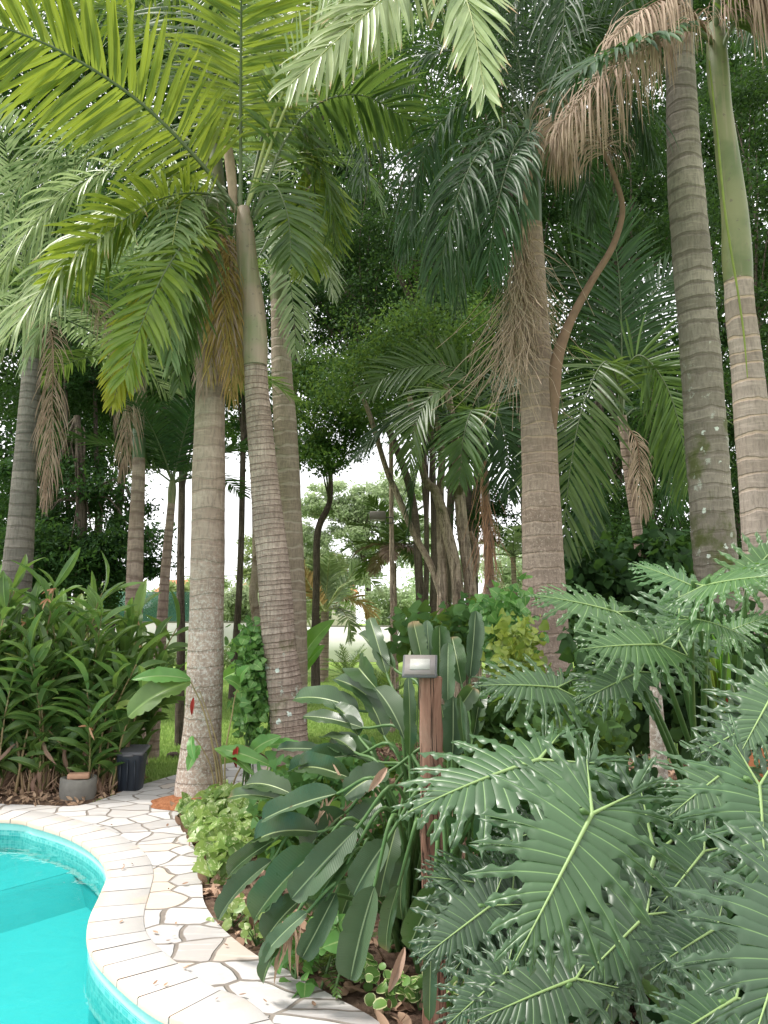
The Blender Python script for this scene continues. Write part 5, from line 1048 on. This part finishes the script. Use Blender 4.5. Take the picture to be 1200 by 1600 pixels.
for J, T_, nh, m_, sd, op in [((1100, 916, 2.9), (1225, 900, 2.6), (-.2, -.75, .8), 'philolt', 17, dict(label='bright green leaf spreading over the right palm trunk')),
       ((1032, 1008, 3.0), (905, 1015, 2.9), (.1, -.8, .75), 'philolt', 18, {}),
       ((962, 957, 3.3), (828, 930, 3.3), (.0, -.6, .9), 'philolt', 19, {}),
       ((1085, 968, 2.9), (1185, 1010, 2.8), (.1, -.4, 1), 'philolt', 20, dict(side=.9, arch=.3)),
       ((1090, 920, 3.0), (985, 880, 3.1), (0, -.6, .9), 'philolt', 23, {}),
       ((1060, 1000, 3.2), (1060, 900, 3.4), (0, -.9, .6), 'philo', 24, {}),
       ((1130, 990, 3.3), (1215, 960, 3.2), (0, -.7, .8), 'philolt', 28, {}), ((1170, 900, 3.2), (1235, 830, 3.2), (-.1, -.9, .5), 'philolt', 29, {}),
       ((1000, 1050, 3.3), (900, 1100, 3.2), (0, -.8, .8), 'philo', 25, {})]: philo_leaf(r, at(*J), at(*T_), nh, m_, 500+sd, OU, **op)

# ------------------------------------------------------------------ ginger bushes on the left
def ginger(label, base, n, h, spreadr, seed, lw=.10, ll=.52):
    g = np.random.default_rng(seed); r = thing('ginger_plant', label, 'plant', base, 'ginger bushes left of the path'); mc = MB(); ml = MB(); mf = MB(); md = MB()
    for i in range(int(n*1.3)):
        a = g.uniform(0, 6.28); rr_ = spreadr*math.sqrt(g.random())*.55; b = np.array(base)+np.array([math.cos(a)*rr_, math.sin(a)*rr_*.7, 0])
        hh = h*g.uniform(.55, 1.05); ln = spreadr*g.uniform(.1, .75); t = b+np.array([math.cos(a)*ln, math.sin(a)*ln*.8, hh])
        m = (b+t)/2+np.array([-math.cos(a)*.05, -math.sin(a)*.05, hh*.12]); C = catmull([b, m, t], 24); mc.tube(C, np.linspace(.014, .006, 24), 5, g.random(), cap=False)
        az = g.uniform(0, 3.14); nlv = int(g.integers(12, 17))
        for k in range(nlv):
            f_ = .17+.83*k/(nlv-1); p = C[min(23, int(f_*23))]; sg = 1 if k % 2 else -1; T_ = nrm(C[min(23, int(f_*23)+1)]-C[max(0, int(f_*23)-1)]) if f_ < .99 else nrm(t-m)
            sd_ = np.array([math.cos(az)*sg, math.sin(az)*sg, 0]); up_ = g.uniform(.5, 1.25)+(1.2 if k == nlv-1 else 0); d = nrm(sd_+T_*up_+g.normal(size=3)*.18); l = ll*g.uniform(.65, 1.15)*(1-.35*(1-f_))
            e = p+d*l; e[2] -= l*.12; paddle(ml, p, e, lw*g.uniform(.8, 1.15), (g.normal()*.3, -.3+g.normal()*.3, 1), g.uniform(.06, .16), g.random(), 9 if False else 12, .25, .01, 'lance', seed=int(g.integers(1e6)))
        if g.random() < .25:
            for q in range(5): paddle(mf, t, t+g.normal(size=3)*.04+np.array([0, -.02, -.03]), .02, (0, -1, .3), .1, g.random(), 4, .3, .02, 'lance')
        if g.random() < .5:
            p = C[int(g.integers(3, 10))]; paddle(md, p, p+np.array([g.normal()*.12, -.1, -g.uniform(.15, .35)]), .04, (0, -1, .2), .2, g.random(), 8, .5, .05, 'lance')
    mc.build('cane', M['cane'], r); ml.build('leaf', M['ginger'], r); mf.build('flower', M['orange'], r); md.build('dead_leaf', M['brownleaf'], r)
for i, (px, Yg, n_, h, sp_, lb) in enumerate([(-30, 7.9, 16, 1.95, .75, 'ginger bush cut by the left edge'), (55, 8.1, 17, 1.95, .75, 'tall ginger bush behind the concrete ring'), (135, 8.3, 17, 1.8, .75, 'ginger bush with orange dried flowers, left of the slim palm'), (190, 8.5, 12, 1.6, .7, 'ginger bush leaning over the black bin'), (10, 7.75, 13, 1.25, .6, 'lower ginger bush at the pool-side front on the left'), (105, 7.85, 13, 1.3, .6, 'lower ginger bush with reddish canes right behind the brick'), (165, 7.9, 9, 1.2, .55, 'small ginger bush between the brick and the bin')]):
    ginger(lb, base_at(px, Yg), n_, h, sp_, 600+i)
# straw thatch at ginger foot
g = np.random.default_rng(17); Q = np.array([gnd(g.uniform(60, 560), g.uniform(1215, 1590), ZD+.012) for _ in range(260)]); Q = Q[inpoly(Q, DC) & ~inpoly(Q, offs(PC, .05))][:26]
tag(leaves_mesh(Q, g, .03, .8, 'curl').build('fallen_leaves', M['litter']), 'few small dry leaves and bits scattered on the pale paving', 'fallen leaves', None, 'stuff')
g = np.random.default_rng(3); mb = MB()
for i in range(330):
    b = base_at(g.uniform(-60, 195), g.uniform(7.68, 8.2)); b[2] = .01; d = nrm(np.array([g.normal(), -.4+g.normal()*.5, g.uniform(.2, 1.6)])); l = g.uniform(.10, .34); paddle(mb, b, b+d*l, .012, (0, -1, .2), .1, g.random(), 5, .3, .02, 'lance')
tag(mb.build('dry_stalks', M['straw']), 'dry straw-coloured stalks round the feet of the ginger bushes', 'dry stalks', None, 'stuff')

# ------------------------------------------------------------------ bin, ring, brick
bb = gnd(197, 1243); r = thing('rubbish_bin', 'small black plastic bin with grey lid beside the slim palm foot', 'bin', bb)
bc = np.array([bb[0], bb[1]+.13, 0])
mb = MB(); H = .37; prof = [(.095, 0), (.10, .02), (.118, H*.8), (.122, H*.82), (.122, H)]
def rrect(w_, d_, z, c): 
    b = .025; return np.array([(c[0]+sx*(w_-(b if k == 0 else 0)), c[1]+sy*(d_-(0 if k == 0 else b)), z) for sx, sy, ks in ((1, -1, (0, 1)), (1, 1, (1, 0)), (-1, 1, (0, 1)), (-1, -1, (1, 0))) for k in ks])
G_ = np.array([rrect(a, a*.95, z, bc) for a, z in prof]); mb.grid(G_, close=True); mb.build('bin_body', M['bin'], r, False)
mb = MB(); mb.box((bc[0], bc[1]-.125, H*.5), (.012, .012, H*.75)); mb.box((bc[0]+.07, bc[1]-.121, H*.5), (.01, .012, H*.75)); mb.box((bc[0]-.07, bc[1]-.121, H*.5), (.01, .012, H*.75)); mb.build('rib', M['bin'], r, False)
mb = MB(); mb.box((bc[0]+.005, bc[1]+.01, H+.03), (.27, .26, .035), tilt=math.radians(10), bev=.012); f = mb.build('lid', M['binlid'], r, False)
mb = MB(); mb.box((bc[0], bc[1]-.128, H+.0), (.1, .02, .025), bev=.006); mb.build('handle', M['binlid'], f, False)
cb = gnd(110, 1254); r = thing('concrete_ring', 'short round grey concrete ring at the pool-side edge of the bed', 'concrete ring', cb)
a = np.linspace(0, 2*math.pi, 41)[:-1]; cc = np.array([cb[0], cb[1]+.17, 0]); rows = []
for rr_, z in ((.165, 0), (.168, .10), (.166, .185), (.160, .195), (.135, .195), (.13, .19), (.13, .03)): rows.append(np.c_[cc[0]+np.cos(a)*rr_, cc[1]+np.sin(a)*rr_, np.full(40, z)+.006*np.sin(2*a)*(z > .1)])
mb = MB(); mb.grid(np.array(rows), close=True); mb.build('ring', M['concrete'], r)
mb = MB(); mb.add(np.vstack([rows[-1], [cc[0], cc[1], .04]]), [[j, (j+1) % 40, 40] for j in range(40)]); mb.build('fill', M['soil'], r)
mb = MB(); mb.box((cc[0]+.03, cc[1]-.08, .222), (.19, .095, .05), rz=math.radians(12), bev=.006); tag(mb.build('brick', M['brick'], None, False), 'orange-brown brick lying on the grey concrete ring', 'brick')
# small dark stone in the grass
c = gnd(271, 1183); mb = MB(); a = np.linspace(0, 2*math.pi, 13)[:-1]
mb.grid(np.array([np.c_[c[0]+np.cos(a)*q*.09, c[1]+np.sin(a)*q*.06, np.full(12, z)] for q, z in ((1, 0), (.9, .04), (.5, .06), (.02, .065))]), close=True); tag(mb.build('stone', M['bark']), 'small dark lump lying in the grass left of the stout palm', 'stone')

# ------------------------------------------------------------------ heliconia by the stout palm
HBp = gnd(345, 1262, ZD); HBp[2] = 0
r = thing('heliconia_plant', 'sparse heliconia with red bracts and torn leaves before the stout palm', 'plant', HBp)
Yh = HBp[1]; g = np.random.default_rng(4)
for (P, W_, leaf) in [([(345, 1255), (335, 1180), (318, 1110), (298, 1065)], .011, [((298, 1065), (200, 1120), 42), ((298, 1062), (205, 1062), 26)]), ([(350, 1255), (345, 1190), (330, 1130), (312, 1080)], .008, []), ([(340, 1262), (330, 1200), (310, 1160), (300, 1150)], .008, [((312, 1165), (293, 1205), 18), ((300, 1150), (305, 1190), 14)]), ([(352, 1255), (352, 1180), (362, 1120), (368, 1085), (375, 1075)], .008, [((375, 1075), (350, 1060), 22), ((375, 1065), (390, 1040), 22)]), ([(350, 1262), (342, 1200), (335, 1170)], .012, [((335, 1170), (400, 1215), 16), ((340, 1170), (430, 1200), 22)]), ([(358, 1262), (368, 1215), (392, 1180), (420, 1165)], .01, [((420, 1165), (480, 1168), 18), ((390, 1180), (440, 1150), 26)])]:
    mb = MB(); pp = [at(p[0], p[1], Yh-.02*i) for i, p in enumerate(P)]; pp[0][2] = 0.02; mb.tube(pp, np.linspace(W_, W_*.5, len(pp)), 7, .5, ncurve=20); s_ = mb.build('stem', M['cane'], r)
    for b, t, wp_ in leaf:
        mb = MB(); paddle(mb, at(b[0], b[1], Yh-.1), at(t[0], t[1], Yh-.25), wp_*Yh/F, (g.normal()*.2, -.8, .5), .14, g.random(), 24, .15, .02, 'lance' if wp_ < 30 else 'paddle', torn=.35, seed=int(g.integers(999))); mb.build('leaf', M['ginger' if wp_ > 30 else 'vine'], r)
for c, t in (((303, 1090), (300, 1118)), ((366, 1170), (370, 1200)), ((372, 1165), (366, 1190))):
    mb = MB(); paddle(mb, at(c[0], c[1], Yh-.2), at(t[0], t[1], Yh-.22), .035, (0, -1, 0), .1, .5, 12, .6, .01, 'lance'); mb.build('bract', M['red'], r)
mb = MB()
for i in range(10):
    c = at(g.uniform(338, 348), g.uniform(1215, 1235), Yh); paddle(mb, c, c+np.array([g.normal()*.04, -.03, -.14-.1*g.random()]), .018, (0, -1, .2), .1, g.random(), 6, .4, .03, 'lance')
for i in range(4): P = [at(380+i*8, 1165+i*4, Yh), at(400+i*10, 1190+i*6, Yh)]; paddle(mb, P[0], P[1]+np.array([.15, 0, -.05]), .06, (0, -1, .3), .1, g.random(), 12, .4, .03, 'lance')
mb.build('dead_leaf', M['brownleaf'], r)
# bright banana-like leaves behind leaning palm
B = gnd(470, 1150); r = thing('banana_plant', 'young plant with large bright green leaves at the foot of the leaning palm', 'plant', B)
for b, t, w_ in (((463, 1046), (524, 968), 34), ((470, 1055), (508, 1008), 26), ((385, 1022), (362, 998), 18), ((392, 1045), (345, 1062), 26)):
    mb = MB(); paddle(mb, at(*b, B[1]), at(*t, B[1]), w_*B[1]/F, (-.3, -.9, .5), .12, rng.random(), 20, .2, .01, 'lance'); f = mb.build('leaf', M['banana'], r)
    mb = MB(); mb.tube([B, (B+at(*b, B[1]))/2+np.array([.03, 0, .1]), at(*b, B[1])], [.02, .014, .008], 7, .5, ncurve=14); mb.build('petiole', M['petiole'], f)

# ------------------------------------------------------------------ climbing vines, ground cover
def leafmass(name, label, cat, pxbox, Yr, n, size, mat, seed, shape='heart', hug=None, kind=None, ground=None, group=None, flat=.3, droop=.7, stem=True, asp=.5):
    g = np.random.default_rng(seed); x0, y0_, x1, y1_ = pxbox
    P = []
    nc = max(8, n//14); cs = np.array([at(g.uniform(x0, x1), g.uniform(y0_, y1_), g.uniform(*Yr)) for _ in range(nc)])
    P = cs[g.integers(0, nc, n)]+g.normal(size=(n, 3))*size*1.0; P[:, 2] = np.maximum(P[:, 2], .03)
    base = P.mean(0).copy(); base[2] = 0; r = thing(name, label, cat, base, group)
    leaves_mesh(P, g, size, flat, shape, nhint=np.array([0, -.7, .2]), droop=droop, asp=asp).build('foliage', M[mat], r)
    mb = MB()
    for q in range(8):
        c = cs[g.integers(0, nc)]; mb.tube([(c[0]+g.normal()*.05, c[1], 0), (c[0], c[1]+.03, c[2]*.6), c], [.008, .006, .003], 5, .5, ncurve=10, cap=False)
    mb.build('stem', M['petiole'], r); return r
leafmass('climbing_vine', 'green vine climbing the reddish trunk just left of the leaning palm', 'vine', (384, 985, 408, 1150), (7.2, 7.4), 700, .062, 'vine', 700)
leafmass('climbing_vine', 'vine low down with yellow-green leaves between post and thick banded palm', 'vine', (785, 975, 835, 1080), (6.2, 6.8), 520, .065, 'vineyel', 701)
leafmass('climbing_vine', 'dark green broad leaves above the yellow-green vine beside the banded palm', 'vine', (760, 930, 825, 1010), (6.8, 7.4), 520, .07, 'vine', 702)
leafmass('shrub', 'green undergrowth behind the central philodendron leaf', 'shrub', (720, 1090, 960, 1240), (3.9, 4.6), 1300, .06, 'fol_mid', 703)
leafmass('shrub', 'dark undergrowth behind the tall philodendron', 'shrub', (900, 975, 1200, 1150), (5.0, 6.2), 2600, .08, 'fol_dark', 704)
leafmass('shrub', 'shaded undergrowth under the front philodendron leaves', 'shrub', (780, 1250, 1230, 1560), (3.0, 3.8), 2400, .08, 'fol_dark', 705)
leafmass('shrub', 'low green plants on the soil beneath the paddle leaves', 'shrub', (440, 1430, 560, 1530), (3.6, 4.0), 60, .06, 'vine', 706)
leafmass('shrub', 'mixed green undergrowth under the paddle leaves beside the stout palm', 'shrub', (420, 1180, 620, 1330), (4.6, 5.6), 1100, .06, 'fol_mid', 707)
leafmass('shrub', 'dark shrubs at the foot of the multi-stemmed tree', 'shrub', (630, 960, 780, 1010), (8.5, 9.5), 500, .11, 'fol_mid', 708)
leafmass('shrub', 'bushy dark growth below the young palm at the back', 'shrub', (880, 850, 1080, 980), (9, 10.5), 2600, .11, 'fol_dark', 709)
# pothos by the path
g = np.random.default_rng(21); P = []
pl = np.array([g2(p, 0) for p in [(284, 1272), (330, 1268), (385, 1258), (405, 1290), (385, 1345), (372, 1375), (330, 1390), (318, 1380), (312, 1340), (296, 1305)]])
Q = np.c_[g.uniform(pl[:, 0].min(), pl[:, 0].max(), 4000), g.uniform(pl[:, 1].min(), pl[:, 1].max(), 4000), np.zeros(4000)]; Q = Q[inpoly(Q, pl)][:1000]; Q[:, 2] = .03+.2*g.random(len(Q))*(.4+.6*np.sin(Q[:, 0]*5+Q[:, 1]*3)**2)
o = leaves_mesh(Q, g, .085, .3, 'heart', nhint=np.array([-.2, -.6, .4]), asp=.5).build('pothos_ground_cover', M['pothos']); tag(o, 'pale variegated creeper leaves carpeting the bed edge beside the path', 'ground cover', None, 'stuff')
# sprigs
for i, (px, py, Y_, n_, m_, lb) in enumerate([(612, 1560, 3.25, 26, 'varieg', 'second small cream-edged plant from the left at the bottom bed edge'), (655, 1570, 3.1, 26, 'varieg', 'small cream-edged plant right beside the lowest hanging paddle leaf'), (715, 1580, 3.0, 30, 'varieg', 'cream-edged plant at the bottom, rightmost of its kind'), (575, 1535, 3.3, 22, 'varieg', 'leftmost small cream-edged plant, closest to the paving edge'), (400, 1470, 4.2, 22, 'pothos', 'pale seedling plant in the leaf litter by the path bend'), (365, 1440, 4.2, 26, 'pothos', 'pale creeper tuft at the path edge below the paddle leaves')]):
    c = gnd(px, py+8, 0.01); g = np.random.default_rng(800+i); r = thing('small_plant', lb, 'plant', c, 'small plants in the flower bed')
    P = c+np.c_[g.normal(size=n_)*.05, g.normal(size=n_)*.05, g.uniform(.03, .14, n_)]
    leaves_mesh(P, g, .052, .45, 'round', nhint=np.array([0, -.6, .5]), asp=.5).build('leaf', M[m_], r)
    mb = MB()
    for p in P[:10]: mb.tube([c, (c+p)/2+np.array([0, 0, .01]), p], [.004, .003, .002], 5, .5, cap=False)
    mb.build('stem', M['petiole'], r)
# fern-like plant
c = gnd(505, 1530); r = thing('fern_plant', 'small blue-green fern-like plant under the hanging paddle leaves', 'plant', c); autofronds(r, c+np.array([0, 0, .03]), 16, .3, 'mid', 90, (.2, 1.3), .3, .07, nl=14, wd=.007, rr=.003, seg=3, name='frond')
# low border plants along the wall
g = np.random.default_rng(30)
for i, (px, Yq, sz, lb) in enumerate([(372, 26, .9, 'low round shrub at the foot of the wall right of the stout palm'), (262, 27, .8, 'low shrub at the wall foot behind the thin leaning palm'), (545, 20, .9, 'grassy tuft in front of the wall behind the paddle leaves'), (600, 14, .7, 'spiky cycad-like shrub behind the lamp pole foot'), (440, 24, .8, 'low shrub at the wall foot behind the leaning palm')]):
    B = base_at(px, Yq); r = thing('shrub', lb, 'shrub', B)
    if i in (2, 3): autofronds(r, B+np.array([0, 0, .25]), 18, sz, 'mid', 95+i, (.2, 1.4), .4, .2, nl=20, wd=.012, rr=.008, seg=3, name='leaf')
    else:
        P = B+nrm(g.normal(size=(1500, 3)))*(g.random((1500, 1))**.4)*np.array([1.1, .6, .5])*sz+np.array([0, 0, .5]); P[:, 2] = np.maximum(P[:, 2], .02)
        leaves_mesh(P, g, .12, .3).build('foliage', M['fol_lt'], r); mb = MB(); mb.tube([B, B+np.array([0, 0, .6])], [.03, .02], 6); mb.build('stem', M['bark'], r)
# cordyline with yellow-red leaves, pot, white post
Yq = 3.5; B = np.array([at(1115, 1120, Yq)[0], Yq, 0]); r = thing('bromeliad_plant', 'spiky plant with yellow and dark red leaf bases among the philodendron', 'plant', B)
for i, (b, t, m_) in enumerate([((1122, 1118), (1098, 1030), 'vineyel'), ((1124, 1118), (1112, 990), 'banana'), ((1126, 1118), (1116, 1040), 'red'), ((1128, 1118), (1118, 960), 'banana'), ((1124, 1120), (1104, 1010), 'vineyel')]):
    mb = MB(); paddle(mb, at(*b, Yq), at(*t, Yq), .05, (.2, -1, .1), .05, .5, 14, .5, .005, 'lance'); mb.build('leaf', M[m_], r)
mb = MB(); mb.tube([B, at(1123, 1125, Yq)], [.03, .025], 8); mb.build('stem', M['petiole'], r)
B = np.array([at(1120, 1100, 5.2)[0], 5.2, 0]); r = thing('agave_plant', 'upright blunt dark leaves in front of the right-edge palm foot', 'plant', B)
for b, t, w_ in (((1165, 1150), (1142, 1062), 34), ((1175, 1150), (1172, 1080), 30), ((1150, 1160), (1150, 1100), 26), ((1190, 1160), (1198, 1090), 26)):
    mb = MB(); paddle(mb, at(*b, 4.6), at(*t, 4.6), w_*4.6/F, (0, -1, .1), .03, .5, 16, .15, .01); mb.build('leaf', M['strel'], r)
Yq = 4.6; B = np.array([at(1028, 1100, Yq)[0], Yq, 0]); mb = MB(); r = thing('wooden_stake', 'weathered whitish wooden stake behind the philodendron leaves', 'stake', B); mb.tube([B, at(1030, 1180, Yq), at(1026, 1100, Yq), at(1024, 1062, Yq)], [.05, .045, .036, .028], 10, ncurve=16, warp=.1); mb.build('stake', M['t_mainlow'], r)
Yq = 3.1; c = at(1183, 1205, Yq); r = thing('terracotta_pot', 'round terracotta pot glimpsed through the notch of the right-hand leaf', 'pot', (c[0], c[1], 0)); a = np.linspace(0, 2*math.pi, 25)[:-1]
mb = MB(); mb.grid(np.array([np.c_[c[0]+np.cos(a)*q, c[1]+np.sin(a)*q, np.full(24, c[2]+z)] for q, z in ((.04, -.1), (.075, -.06), (.09, 0), (.08, .05), (.05, .075), (.055, .09), (.045, .09), (.04, .06))]), close=True); mb.build('pot', M['terra'], r)
mb = MB(); mb.tube([(c[0], c[1], 0), (c[0], c[1], c[2]-.09)], [.05, .04], 12); mb.build('stand', M['concrete'], r)

for o in bpy.data.objects:
    if '_o' in o: del o['_o']
